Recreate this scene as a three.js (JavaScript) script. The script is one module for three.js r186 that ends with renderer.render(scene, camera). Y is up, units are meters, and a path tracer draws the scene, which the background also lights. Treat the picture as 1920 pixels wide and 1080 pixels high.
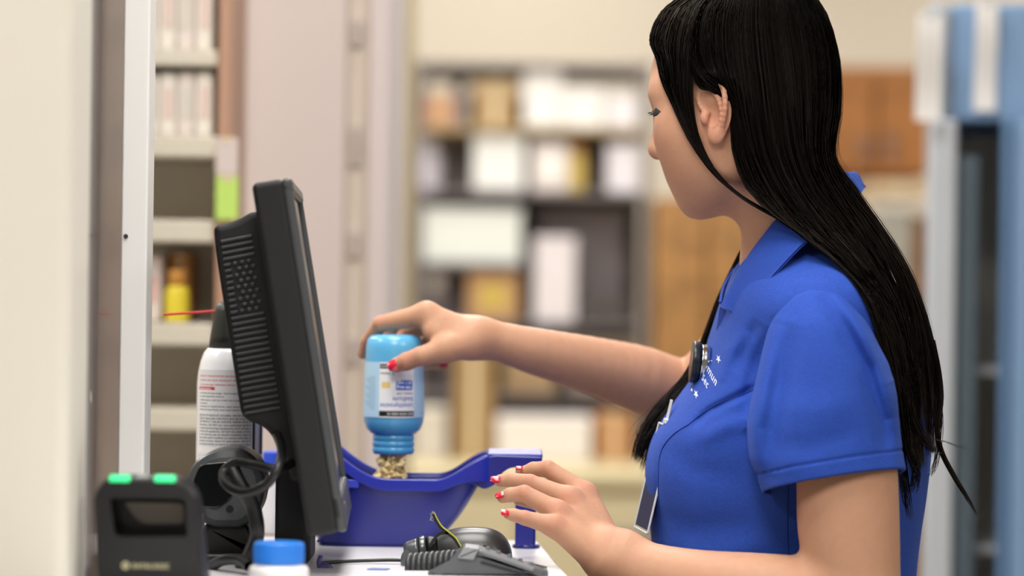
import * as THREE from 'three';
import { RoundedBoxGeometry } from 'three/addons/geometries/RoundedBoxGeometry.js';
import { mergeGeometries, mergeVertices } from 'three/addons/utils/BufferGeometryUtils.js';
import { FontLoader } from 'three/addons/loaders/FontLoader.js';
import { TextGeometry } from 'three/addons/geometries/TextGeometry.js';
import { RectAreaLightUniformsLib } from 'three/addons/lights/RectAreaLightUniformsLib.js';

// ---------------------------------------------------------------- camera, exposure, light
const FPX = 5668, ROLL = THREE.MathUtils.degToRad(0.8), EYE = new THREE.Vector3(0, 1.2, 0);
const scene = new THREE.Scene();
const camera = new THREE.PerspectiveCamera(2 * Math.atan(540 / FPX) * 180 / Math.PI, 16 / 9, 0.05, 60);
camera.filmGauge = 36;
camera.position.copy(EYE); camera.rotation.z = ROLL;
camera.focus = 3.05;
camera.userData.fStop = camera.getFocalLength() / 46;          // an aperture 46 mm wide
const renderer = new THREE.WebGLRenderer({ antialias: true });
renderer.toneMapping = THREE.LinearToneMapping;
renderer.toneMappingExposure = 1.0;
renderer.shadowMap.enabled = true;
scene.background = new THREE.Color(0x000000);
RectAreaLightUniformsLib.init();
const PANEL_POWER = 13.6;

// ---------------------------------------------------------------- helpers
const V = (x, y, z) => new THREE.Vector3(x, y, z);
const RIGHT = V(Math.cos(ROLL), Math.sin(ROLL), 0), UP = V(-Math.sin(ROLL), Math.cos(ROLL), 0), FWD = V(0, 0, -1);
const P = (px, py, d) => EYE.clone().addScaledVector(RIGHT, (px - 960) / FPX * d).addScaledVector(UP, (540 - py) / FPX * d).addScaledVector(FWD, d);
const mm = (px, d) => px * d / FPX;                             // pixels at a depth -> metres
let seed = 7;
const rnd = () => { seed = (seed + 0x6d2b79f5) | 0; let t = Math.imul(seed ^ (seed >>> 15), 1 | seed); t = (t + Math.imul(t ^ (t >>> 7), 61 | t)) ^ t; return ((t ^ (t >>> 14)) >>> 0) / 4294967296; };
const rr = (a, b) => a + (b - a) * rnd();
const clamp = (x, a, b) => Math.min(b, Math.max(a, x)), lerp = (a, b, t) => a + (b - a) * t;
const sst = (a, b, x) => { const t = clamp((x - a) / (b - a), 0, 1); return t * t * (3 - 2 * t); };
const names = {};
const numbered = (n) => { const k = (names[n] = (names[n] ?? -1) + 1); return k ? n + '_' + String(k).padStart(3, '0') : n; };
function tag(o, label, category, group, kind) {
  if (label) o.userData.label = label;
  if (category) o.userData.category = category;
  if (group) o.userData.group = group;
  if (kind) o.userData.kind = kind;
  return o;
}
function thing(name, label, category, at = V(0, 0, 0), turn = 0, group) {
  const o = new THREE.Group(); o.name = numbered(name); o.position.copy(at); o.rotation.y = turn; scene.add(o);
  return tag(o, label, category, group);
}
function part(name, geo, m, parent, at, label) {
  const o = new THREE.Mesh(Array.isArray(geo) ? merge(geo) : geo, m);
  o.name = parent === scene ? numbered(name) : name;
  o.castShadow = o.receiveShadow = true;
  if (at) o.position.copy(at);
  if (label) o.userData.label = label;
  parent.add(o); return o;
}
const struct = (name, geo, m, at) => { const o = part(name, geo, m, scene, at); o.userData.kind = 'structure'; return o; };
function merge(list) {
  return mergeGeometries(list.map((g) => { const h = g.index ? g.toNonIndexed() : g.clone(); for (const k of Object.keys(h.attributes)) if (!['position', 'normal', 'uv'].includes(k)) h.deleteAttribute(k); if (!h.attributes.uv) h.setAttribute('uv', new THREE.BufferAttribute(new Float32Array(h.attributes.position.count * 2), 2)); return h; }));
}
const rbox = (w, h, d, r = 0.004, s = 2) => new RoundedBoxGeometry(w, h, d, s, Math.min(r, w / 2.01, h / 2.01, d / 2.01));
const moved = (g, x, y, z) => g.translate(x, y, z);
const M = (color, roughness = 0.6, o = {}) => new THREE.MeshPhysicalMaterial({ color, roughness, ...o });
const lathe = (pts, seg = 64) => new THREE.LatheGeometry(pts.map(([r, y]) => new THREE.Vector2(Math.max(r, 1e-5), y)), seg);
const tube = (pts, r, seg = 40, rad = 8, closed = false) => new THREE.TubeGeometry(new THREE.CatmullRomCurve3(pts, closed), seg, r, rad, closed);
function outline(pts, round = 0) {                              // a closed shape with rounded corners
  const s = new THREE.Shape(), n = pts.length;
  for (let i = 0; i < n; i++) {
    const a = new THREE.Vector2(...pts[(i + n - 1) % n]), b = new THREE.Vector2(...pts[i]), c = new THREE.Vector2(...pts[(i + 1) % n]);
    const r = Math.min(pts[i][2] ?? round, a.distanceTo(b) / 2.05, b.distanceTo(c) / 2.05), p = b.clone().lerp(a, r / a.distanceTo(b)), q = b.clone().lerp(c, r / b.distanceTo(c));
    i ? s.lineTo(p.x, p.y) : s.moveTo(p.x, p.y);
    if (r > 0) s.quadraticCurveTo(b.x, b.y, q.x, q.y);
  }
  s.closePath(); return s;
}
const extrude = (shape, depth, bevel = 0.002, o = {}) => new THREE.ExtrudeGeometry(shape, { depth: depth - 2 * bevel, bevelEnabled: bevel > 0, bevelThickness: bevel, bevelSize: bevel, bevelOffset: -bevel, bevelSegments: 3, curveSegments: 10, ...o }).translate(0, 0, bevel);
function basis(x, y, z, at) { return new THREE.Matrix4().makeBasis(x, y, z).setPosition(at); }
// value noise
const hash3 = (x, y, z) => { let h = Math.imul(x, 374761393) ^ Math.imul(y, 668265263) ^ Math.imul(z, 2147483647 ^ 0x5bd1e995); h = Math.imul(h ^ (h >>> 13), 1274126177); return ((h ^ (h >>> 16)) >>> 0) / 4294967296; };
function noise3(x, y, z) {
  const ix = Math.floor(x), iy = Math.floor(y), iz = Math.floor(z); let fx = x - ix, fy = y - iy, fz = z - iz; fx = fx * fx * (3 - 2 * fx); fy = fy * fy * (3 - 2 * fy); fz = fz * fz * (3 - 2 * fz);
  const c = (a, b, d) => hash3(ix + a, iy + b, iz + d);
  return lerp(lerp(lerp(c(0, 0, 0), c(1, 0, 0), fx), lerp(c(0, 1, 0), c(1, 1, 0), fx), fy), lerp(lerp(c(0, 0, 1), c(1, 0, 1), fx), lerp(c(0, 1, 1), c(1, 1, 1), fx), fy), fz);
}
function texture(w, h, f, srgb) {                               // f(x, y) -> [r, g, b] 0..255
  const d = new Uint8Array(w * h * 4);
  for (let y = 0; y < h; y++) for (let x = 0; x < w; x++) { const c = f(x, y), i = (y * w + x) * 4; d[i] = c[0]; d[i + 1] = c[1] ?? c[0]; d[i + 2] = c[2] ?? c[0]; d[i + 3] = 255; }
  const t = new THREE.DataTexture(d, w, h); t.wrapS = t.wrapT = THREE.RepeatWrapping; t.magFilter = THREE.LinearFilter; t.minFilter = THREE.LinearMipmapLinearFilter; if (srgb) t.colorSpace = THREE.SRGBColorSpace; t.needsUpdate = true; return t;
}
function canvasTexture(w, h, draw) {
  const c = document.createElement('canvas'); c.width = w; c.height = h; draw(c.getContext('2d'), w, h);
  const t = new THREE.CanvasTexture(c); t.colorSpace = THREE.SRGBColorSpace; return t;
}
function boxUV(g) {                                             // uv in metres from the dominant axis of each triangle
  const h = g.index ? g.toNonIndexed() : g, p = h.attributes.position, uv = new Float32Array(p.count * 2), a = V(), b = V(), c = V(), n = V();
  for (let i = 0; i < p.count; i += 3) {
    a.fromBufferAttribute(p, i); b.fromBufferAttribute(p, i + 1); c.fromBufferAttribute(p, i + 2);
    n.copy(b).sub(a).cross(c.clone().sub(a)); const x = Math.abs(n.x), y = Math.abs(n.y), z = Math.abs(n.z);
    [a, b, c].forEach((v, k) => { const q = z >= x && z >= y ? [v.x, v.y] : x >= y ? [v.z, v.y] : [v.x, v.z]; uv[(i + k) * 2] = q[0]; uv[(i + k) * 2 + 1] = q[1]; });
  }
  h.setAttribute('uv', new THREE.BufferAttribute(uv, 2)); return h;
}

// ---------------------------------------------------------------- distance fields
const smin = (a, b, k) => { const h = Math.max(k - Math.abs(a - b), 0) / k; return Math.min(a, b) - h * h * k * 0.25; };
const smax = (a, b, k) => -smin(-a, -b, k);
function cone(a, b, ra, rb) {                                   // tapered capsule
  const bx = b.x - a.x, by = b.y - a.y, bz = b.z - a.z, l = bx * bx + by * by + bz * bz || 1e-9;
  return (x, y, z) => { x -= a.x; y -= a.y; z -= a.z; const h = clamp((x * bx + y * by + z * bz) / l, 0, 1); x -= h * bx; y -= h * by; z -= h * bz; return Math.sqrt(x * x + y * y + z * z) - ra - h * (rb - ra); };
}
function ellipsoid(c, r) {
  return (x, y, z) => { x -= c.x; y -= c.y; z -= c.z; const a = x / r.x, b = y / r.y, d = z / r.z, k0 = Math.sqrt(a * a + b * b + d * d), e = a / r.x, f = b / r.y, g = d / r.z, k1 = Math.sqrt(e * e + f * f + g * g); return k1 < 1e-9 ? -Math.min(r.x, r.y, r.z) : k0 * (k0 - 1) / k1; };
}
const sphere = (c, r) => (x, y, z) => Math.sqrt((x - c.x) ** 2 + (y - c.y) ** 2 + (z - c.z) ** 2) - r;
const union = (fs, k = 0) => (x, y, z) => { let d = fs[0](x, y, z); for (let i = 1; i < fs.length; i++) { const e = fs[i](x, y, z); d = k ? smin(d, e, k) : Math.min(d, e); } return d; };
const chain = (pts, rs, k = 0.003) => union(pts.slice(1).map((p, i) => cone(pts[i], p, rs[i], rs[i + 1])), k);
function grad(f, x, y, z, e, out) { out[0] = f(x + e, y, z) - f(x - e, y, z); out[1] = f(x, y + e, z) - f(x, y - e, z); out[2] = f(x, y, z + e) - f(x, y, z - e); const l = Math.hypot(out[0], out[1], out[2]) || 1; const s = l / (2 * e); out[0] /= l; out[1] /= l; out[2] /= l; return s; }
// Surface nets over a box, skipping the blocks far from the surface; the vertices are moved onto the surface and take its gradient as normal.
function meshField(f, lo, hi, h, keepOpen = false) {
  const B = 4, n = ['x', 'y', 'z'].map((k) => Math.ceil((hi[k] - lo[k]) / h / B) * B + 1), [nx, ny, nz] = n, val = new Float32Array(nx * ny * nz).fill(NaN), id = (i, j, k) => (k * ny + j) * nx + i;
  const cells = [];
  for (let k = 0; k < nz - 1; k += B) for (let j = 0; j < ny - 1; j += B) for (let i = 0; i < nx - 1; i += B) {
    const c = f(lo.x + (i + B / 2) * h, lo.y + (j + B / 2) * h, lo.z + (k + B / 2) * h);
    if (Math.abs(c) > h * B * 1.7) continue;
    for (let w = k; w <= k + B; w++) for (let v = j; v <= j + B; v++) for (let u = i; u <= i + B; u++) { const q = id(u, v, w); if (Number.isNaN(val[q])) val[q] = f(lo.x + u * h, lo.y + v * h, lo.z + w * h); }
    for (let w = k; w < k + B; w++) for (let v = j; v < j + B; v++) for (let u = i; u < i + B; u++) cells.push(u, v, w);
  }
  const vert = new Map(), pos = [], nor = [], g = [0, 0, 0];
  for (let c = 0; c < cells.length; c += 3) {
    const i = cells[c], j = cells[c + 1], k = cells[c + 2]; let m = 0, sx = 0, sy = 0, sz = 0, cnt = 0; const w = [];
    for (let q = 0; q < 8; q++) { const s = val[id(i + (q & 1), j + ((q >> 1) & 1), k + (q >> 2))]; w.push(s); if (s < 0) m |= 1 << q; }
    if (m === 0 || m === 255) continue;
    for (let a = 0; a < 8; a++) for (let e = 0; e < 3; e++) { const b = a | (1 << e); if (b === a || ((m >> a) & 1) === ((m >> b) & 1)) continue; const t = w[a] / (w[a] - w[b]); sx += (a & 1) + (e === 0 ? t : 0); sy += ((a >> 1) & 1) + (e === 1 ? t : 0); sz += (a >> 2) + (e === 2 ? t : 0); cnt++; }
    let x = lo.x + (i + sx / cnt) * h, y = lo.y + (j + sy / cnt) * h, z = lo.z + (k + sz / cnt) * h;
    for (let it = 0; it < 2; it++) { const s = grad(f, x, y, z, h * 0.25, g), d = clamp(f(x, y, z) / Math.max(s, 0.3), -h * 0.6, h * 0.6); x -= g[0] * d; y -= g[1] * d; z -= g[2] * d; }
    grad(f, x, y, z, h * 0.35, g);
    vert.set(id(i, j, k), pos.length / 3); pos.push(x, y, z); nor.push(...g);
  }
  const idx = [], quad = (a, b, c, d, flip) => { a = vert.get(a); b = vert.get(b); c = vert.get(c); d = vert.get(d); if (a === undefined || b === undefined || c === undefined || d === undefined) return; flip ? idx.push(a, c, b, a, d, c) : idx.push(a, b, c, a, c, d); };
  for (let c = 0; c < cells.length; c += 3) {
    const i = cells[c], j = cells[c + 1], k = cells[c + 2], s = val[id(i, j, k)] < 0;
    if (j && k && s !== val[id(i + 1, j, k)] < 0) quad(id(i, j - 1, k - 1), id(i, j, k - 1), id(i, j, k), id(i, j - 1, k), !s);
    if (i && k && s !== val[id(i, j + 1, k)] < 0) quad(id(i - 1, j, k - 1), id(i - 1, j, k), id(i, j, k), id(i, j, k - 1), !s);
    if (i && j && s !== val[id(i, j, k + 1)] < 0) quad(id(i - 1, j - 1, k), id(i, j - 1, k), id(i, j, k), id(i - 1, j, k), !s);
  }
  const geo = new THREE.BufferGeometry();
  geo.setAttribute('position', new THREE.BufferAttribute(new Float32Array(pos), 3)); geo.setAttribute('normal', new THREE.BufferAttribute(new Float32Array(nor), 3)); geo.setIndex(idx);
  return geo;
}
// A body lofted through rows [y, left x, right x, depth of the middle, half depth (m)], the rows given in photograph pixels at one depth d0.
function spline(xs, ys, x) {
  let i = 0; while (i < xs.length - 2 && x > xs[i + 1]) i++;
  const h = xs[i + 1] - xs[i], t = clamp((x - xs[i]) / h, 0, 1), s = (j) => j <= 0 ? (ys[1] - ys[0]) / (xs[1] - xs[0]) : j >= xs.length - 1 ? (ys[j] - ys[j - 1]) / (xs[j] - xs[j - 1]) : (ys[j + 1] - ys[j - 1]) / (xs[j + 1] - xs[j - 1]);
  const a = s(i) * h, b = s(i + 1) * h, t2 = t * t, t3 = t2 * t;
  return ys[i] * (2 * t3 - 3 * t2 + 1) + a * (t3 - 2 * t2 + t) + ys[i + 1] * (3 * t2 - 2 * t3) + b * (t3 - t2);
}
const X = (x, y) => (x - EYE.x) * RIGHT.x + (y - EYE.y) * RIGHT.y, Y = (x, y) => (x - EYE.x) * UP.x + (y - EYE.y) * UP.y;
function loft(rows, d0, n = 2.3) {
  const s = FPX / d0, ys = rows.map((r) => r[0]), col = (j) => rows.map((r) => r[j]), L = col(1), R = col(2), D = col(3), H = col(4), N = 400, y0 = ys[0], y1 = ys[ys.length - 1];
  const tab = [L, R, D, H].map((c) => Float32Array.from({ length: N + 1 }, (_, i) => spline(ys, c, lerp(y0, y1, i / N))));
  return (x, y, z) => {
    const px = X(x, y) * s + 960, py = 540 - Y(x, y) * s, t = clamp((py - y0) / (y1 - y0), 0, 1) * N, i = Math.min(N - 1, Math.floor(t)), q = t - i, at = (k) => tab[k][i] + (tab[k][i + 1] - tab[k][i]) * q;
    const l = at(0), r = at(1), a = (r - l) / 2 / s, b = at(3), u = (px - (l + r) / 2) / s / a, w = (-z - at(2)) / b, k = Math.pow(Math.pow(Math.abs(u), n) + Math.pow(Math.abs(w), n), 1 / n);
    const gu = u / a, gw = w / b, len = Math.hypot(u, w) || 1e-6, g = Math.hypot(gu, gw) / len, side = (k - 1) / Math.max(g, 1 / Math.max(a, b)), end = Math.max(y0 - py, py - y1) / s;
    return end > 0 ? Math.hypot(Math.max(side, 0), end) : Math.max(side, end);
  };
}

// ---------------------------------------------------------------- the room
const fine = texture(256, 256, (x, y) => [118 + 60 * noise3(x / 3, y / 3, 1) + 40 * noise3(x / 17, y / 17, 4)]);
const rep = (t, s) => { const c = t.clone(); c.repeat.set(s, s); c.needsUpdate = true; return c; };
const paintM = (c, o = {}) => M(c, 0.75, { bumpMap: rep(fine, 3), bumpScale: 0.0003, ...o });
const wallM = paintM(0xbdb3a2), ceilM = paintM(0xf1efe8);
const floorTex = texture(512, 512, (x, y) => { const g = 120 + 16 * noise3(x / 40, y / 40, 2) + 12 * noise3(x / 4, y / 4, 9); return [g, g - 8, g - 20]; }, true);
const floorM = M(0xffffff, 0.35, { map: floorTex });
const slab = (x0, x1, y0, y1, z0, z1) => boxUV(new THREE.BoxGeometry(x1 - x0, y1 - y0, z1 - z0).translate((x0 + x1) / 2, (y0 + y1) / 2, (z0 + z1) / 2));
struct('floor', slab(-3.6, 3.6, -0.1, 0, -9.3, 2.1), floorM);
struct('ceiling', slab(-3.6, 3.6, 2.8, 2.9, -9.3, 2.1), ceilM);
struct('wall_back', slab(-3.6, 3.6, 0, 2.8, -9.3, -9.2), wallM);
struct('wall_front', slab(-3.6, 3.6, 0, 2.8, 2, 2.1), paintM(0x96928a));
struct('wall_left', slab(-3.6, -3.5, 0, 2.8, -9.2, 2), paintM(0xbab4a8));
struct('wall_right', slab(3.5, 3.6, 0, 2.8, -9.2, 2), paintM(0xbab4a8));
struct('baseboard_back', slab(-3.5, 3.5, 0, 0.1, -9.2, -9.185), paintM(0x8d8474));
// ceiling lights: a frame, a glowing diffuser and an area light of its size just below
const diffM = new THREE.MeshStandardMaterial({ color: 0xffffff, roughness: 0.5, emissive: 0xfff6e6, emissiveIntensity: 2.2 }), lightFrameM = M(0xeeeeea, 0.4);
for (const z of [-0.9, -2.7, -4.6, -6.4, -8.1]) for (const x of z === -0.9 ? [-1.9, -0.1, 1.9] : z > -5 ? [-1.9, -0.1] : [-2.2, 0, 2.2]) {
  const t = thing('ceiling_light', 'flat white fluorescent panel light set in the ceiling overhead', 'light', V(x, 2.8, z), 0, 'fluorescent panels in the ceiling');
  part('frame', [moved(rbox(0.66, 0.02, 0.03), 0, -0.01, 0.6), moved(rbox(0.66, 0.02, 0.03), 0, -0.01, -0.6), moved(rbox(0.03, 0.02, 1.23), 0.315, -0.01, 0), moved(rbox(0.03, 0.02, 1.23), -0.315, -0.01, 0)], lightFrameM, t);
  part('diffuser', moved(rbox(0.6, 0.012, 1.17, 0.003), 0, -0.008, 0), diffM, t);
  const l = new THREE.RectAreaLight(0xfbf9f7, PANEL_POWER, 0.6, 1.17); l.position.set(0, -0.022, 0); l.rotation.x = -Math.PI / 2; t.add(l);
}

// ---------------------------------------------------------------- things at the back of the room
// A box whose front face fills the pixels x0..x1, y0..y1 at depth d.
const BOARDS = [118, 238, 358, 494, 604, 740, 884].map((y) => P(1000, y, 7).y), CABINET_TOP = P(1000, 884, 6.3).y;
const spot = (x0, x1, y0, y1, d) => { const at = P((x0 + x1) / 2, y1, d), top = at.y + mm(y1 - y0, d); if (d > 6.6 && d < 6.8) { if (Math.abs(at.y - CABINET_TOP) < 0.05) at.y = CABINET_TOP; } else if (d > 6.9 && d < 7.25) for (const b of BOARDS) if (Math.abs(at.y - b) < 0.03) at.y = b + 0.0002; return { at, w: mm(x1 - x0, d), h: top - at.y }; };
const card = (c) => M(c, 0.8, { bumpMap: rep(fine, 4), bumpScale: 0.0004 });
const greyM = M(0x6f6868, 0.55), darkGreyM = M(0x4a4546, 0.6), boardM = M(0xc6beb0, 0.55), whiteM = M(0xe9e6e2, 0.5), tapeM = M(0xd8c9a8, 0.4), labelM = M(0xf4f2ec, 0.6);
function carton(name, label, cat, x0, x1, y0, y1, d, deep, m, opts = {}) {
  const s = spot(x0, x1, y0, y1, d), t = thing(name, label, cat, s.at, opts.turn ?? 0, opts.group);
  part('carton_body', moved(rbox(s.w, s.h, deep, 0.005), 0, s.h / 2, -deep / 2), m, t);
  if (opts.lid) part('lid', moved(rbox(s.w * 1.03, s.h * opts.lid, deep * 1.02, 0.006), 0, s.h * (1 - opts.lid / 2) + 0.002, -deep / 2), opts.lidM ?? m, t);
  if (opts.tape) part('tape', moved(rbox(s.w * 0.16, s.h, deep * 1.006, 0.001), 0, s.h / 2 + 0.001, -deep / 2), tapeM, t);
  if (opts.sticker) part('sticker', moved(rbox(s.w * 0.5, s.h * 0.4, 0.002, 0.0005), 0, s.h * 0.5, 0.0005), opts.stickerM ?? labelM, t);
  if (opts.flaps) for (const q of [-1, 1]) { const g = rbox(s.w * 0.5, 0.006, deep, 0.002).translate(q * s.w * 0.25, 0, 0).rotateZ(-q * 0.5).translate(-q * 0 + q * s.w * 0.22, s.h + s.w * 0.08, -deep / 2); part('flap', g, m, t); }
  return t;
}
function jar(name, label, cat, x0, x1, y0, y1, d, m, capM, opts = {}) {
  const s = spot(x0, x1, y0, y1, d), r = s.w / 2, t = thing(name, label, cat, s.at.clone().add(V(0, 0, -r)), 0, opts.group), c = opts.cap ?? 0.2;
  part('jar_body', lathe([[0, 0], [r * 0.92, 0], [r, s.h * 0.04], [r, s.h * (0.9 - c)], [r * 0.7, s.h * (1 - c)], [0, s.h * (1 - c)]], 32), m, t);
  part('cap', lathe([[0, s.h * (1 - c)], [r * 0.74, s.h * (1 - c)], [r * 0.74, s.h * 0.98], [r * 0.66, s.h], [0, s.h]], 32), capM, t);
  if (opts.band) part('wrap', lathe([[r * 1.012, s.h * 0.15], [r * 1.012, s.h * 0.55]], 32), opts.band, t);
  return t;
}
// the big grey shelf unit against the back wall
{
  const d = 7, l = P(772, 640, d).x, r = P(1214, 640, d).x, top = P(1000, 112, d).y, t = thing('shelf_unit', 'wide dark grey metal shelf unit crowded with boxes at the back wall', 'shelf', V((l + r) / 2, 0, -d - 0.25)), w = r - l;
  for (const q of [-1, 1]) for (const e of [-1, 1]) part('upright', moved(rbox(0.012, top, 0.04, 0.003), q * (w / 2 - 0.006), top / 2, e * 0.23), greyM, t);
  part('back_panel', moved(rbox(w - 0.02, top - 0.1, 0.012, 0.003), 0, top / 2, -0.25), M(0x807678, 0.7), t);
  for (const y of [118, 238, 358, 494, 604, 740, 884]) { const h = P(1000, y, d).y, b = y === 494 ? (w - 0.02) / 2 : w - 0.02; part('shelf_board', moved(rbox(b, 0.012, 0.5, 0.003), y === 494 ? -b / 2 : 0, h - 0.006, 0), y === 238 ? M(0xa08a62, 0.6) : greyM, t); }
}
{
  const d = 7.02, W = whiteM, br = card(0xa8895c), kraft = card(0x9a7c50);
  // top shelf
  carton('carton', 'orange brown carton at the left end of the top back shelf', 'box', 796, 850, 178, 238, d, 0.3, card(0xb8825c), { tape: 1 });
  jar('plastic_tub', 'grey round tub between the orange carton and brown carton', 'tub', 842, 880, 150, 238, d + 0.02, M(0x9a918e, 0.5), M(0x77706e, 0.5));
  carton('carton', 'plain brown carton on the top back shelf right of the grey tub', 'box', 890, 965, 148, 238, d, 0.3, br, { tape: 1 });
  carton('carton', 'tallest white carton on the top back shelf', 'box', 982, 1052, 132, 238, d, 0.28, W, { lid: 0.18 });
  carton('carton', 'white carton with a squat shape right of the tallest white one', 'box', 1054, 1132, 168, 238, d, 0.28, W, { lid: 0.2 });
  carton('carton', 'lilac white carton at the right end of the top back shelf', 'box', 1136, 1198, 180, 238, d, 0.2, M(0xe4dfe2, 0.5), { lid: 0.2 });
  // second shelf
  jar('plastic_jar', 'pale lilac white jar at the left end of the second back shelf', 'jar', 764, 826, 258, 358, d + 0.02, M(0xdad4dc, 0.45), M(0xe8e4ea, 0.4));
  carton('carton', 'broad white carton in the middle of the second back shelf', 'box', 886, 982, 252, 358, d, 0.28, M(0xe8e8e4, 0.5), { lid: 0.14 });
  carton('carton', 'pale pinkish carton beside the yellow bottle on the second back shelf', 'box', 996, 1066, 266, 358, d, 0.26, M(0xd9cfca, 0.6), { sticker: 1 });
  jar('plastic_bottle', 'yellow bottle beside the pale pinkish carton', 'bottle', 1064, 1098, 270, 358, d, M(0xc6ab58, 0.4), M(0xb3763c, 0.5));
  carton('carton', 'white carton at the right end of the second back shelf', 'box', 1138, 1200, 272, 358, d, 0.24, M(0xe2dde2, 0.5), { lid: 0.2 });
  // third shelf
  carton('storage_bin', 'long pale green white bin filling the left of the third shelf', 'bin', 792, 976, 392, 494, d, 0.36, M(0xdfe3dd, 0.4), { lid: 0.12 });
  carton('storage_bin', 'big tall grey bin right of the long pale green bin', 'bin', 1006, 1170, 386, 604, 7.22, 0.2, M(0x978d8e, 0.5), { lid: 0.1 });
  carton('carton', 'tall white carton standing before the big grey bin', 'box', 1000, 1078, 446, 604, d, 0.16, M(0xddd6d8, 0.5), { lid: 0.1 });
  // fourth shelf
  jar('plastic_tub', 'dark grey tub on the fourth shelf at far left', 'tub', 794, 838, 510, 602, d, M(0x5b5352, 0.5), M(0xbdb6b2, 0.5), { cap: 0.4 });
  carton('carton', 'tan carton with a yellow sticker on the fourth shelf', 'box', 876, 972, 508, 602, d, 0.28, card(0xbd9468), { sticker: 1, stickerM: M(0xc9b04e, 0.5) });
  carton('storage_bin', 'very dark low bin right of the tall white carton', 'bin', 1084, 1180, 566, 604, d, 0.15, M(0x48403e, 0.6), { lid: 0.25 });
  // lower shelves
  carton('carton', 'large brown carton low on the shelf unit behind the poured tablets', 'box', 848, 924, 640, 884, 6.7, 0.2, kraft, { tape: 1 });
  carton('carton', 'light tan carton low on the shelf unit behind the forearm', 'box', 946, 1040, 634, 740, d, 0.3, card(0xa98d68), { flaps: 1 });
  carton('carton', 'wide white carton low on the shelf unit above the resting hand', 'box', 930, 1108, 786, 884, 6.7, 0.2, M(0xe2dcd8, 0.5), { lid: 0.15 });
  carton('carton', 'small rusty brown carton right of the wide white carton', 'box', 1118, 1184, 780, 884, 6.7, 0.2, card(0xb07a46), { tape: 1 });
  carton('carton', 'grey white carton low at the left of the shelf unit', 'box', 776, 836, 770, 884, 6.7, 0.2, M(0xc9c2b8, 0.6), { lid: 0.15 });
  carton('storage_bin', 'grey bin on the low shelf under the tall white carton', 'bin', 1070, 1190, 640, 740, d, 0.3, M(0x8e8070, 0.5), { lid: 0.12 });
}
// the tan cupboard right of the shelf unit, half hidden by the woman
function cupboard(label, x0, x1, y0, y1, d, deep, m, m2, n = 2) {
  const s = spot(x0, x1, y0, y1, d), h = P(0, y0, d).y, t = thing('cupboard', label, 'cupboard', V(s.at.x, 0, -d));
  part('carcass', moved(rbox(s.w, h, deep, 0.006), 0, h / 2, -deep / 2), m, t);
  for (let i = 0; i < n; i++) { const w = s.w / n, o = part('door', rbox(w - 0.012, h * 0.94, 0.02, 0.004), m2, t, V(-s.w / 2 + w * (i + 0.5), h * 0.5, 0.01)); part('handle', rbox(0.012, 0.12, 0.025, 0.005), greyM, o, V((i % 2 ? -1 : 1) * (w / 2 - 0.05), 0, 0.02)); }
  return t;
}
const woodTex = texture(256, 256, (x, y) => { const v = 0.75 + 0.25 * noise3(x / 60, y / 3, 3) + 0.12 * noise3(x / 8, y / 1.5, 8) - 0.1; return [225 * v, 190 * v, 140 * v]; }, true);
const woodM = (c) => M(c, 0.5, { map: rep(woodTex, 1) });
cupboard('honey coloured wooden cupboard between the shelf unit and the woman', 1222, 1420, 352, 884, 6.95, 0.3, woodM(0xd2b68e), woodM(0xd2b68e));
{ // a low cream counter in front of the shelf unit
  const d = 6.3, l = P(560, 0, d).x, r = P(1420, 0, d).x, h = P(1000, 884, d).y, w = r - l, t = thing('low_cabinet', 'low cream cabinet row in front of the back shelves', 'cabinet', V((l + r) / 2, 0, -d - 0.3)), cm = M(0xcdbf9a, 0.55);
  part('cabinet_top', moved(rbox(w, 0.035, 0.62, 0.006), 0, h - 0.018, 0), M(0xc4b690, 0.4), t);
  part('carcass', moved(rbox(w - 0.02, h - 0.04, 0.58, 0.004), 0, (h - 0.04) / 2, 0), cm, t);
  const n = 2; for (let i = 0; i < n; i++) { const o = part('door', rbox(w / n - 0.012, h - 0.16, 0.02, 0.004), cm, t, V(-w / 2 + w / n * (i + 0.5), (h - 0.04) / 2 + 0.04, 0.3)); part('handle', rbox(0.1, 0.012, 0.025, 0.005), greyM, o, V(0, h * 0.32, 0.02)); }
}
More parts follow.
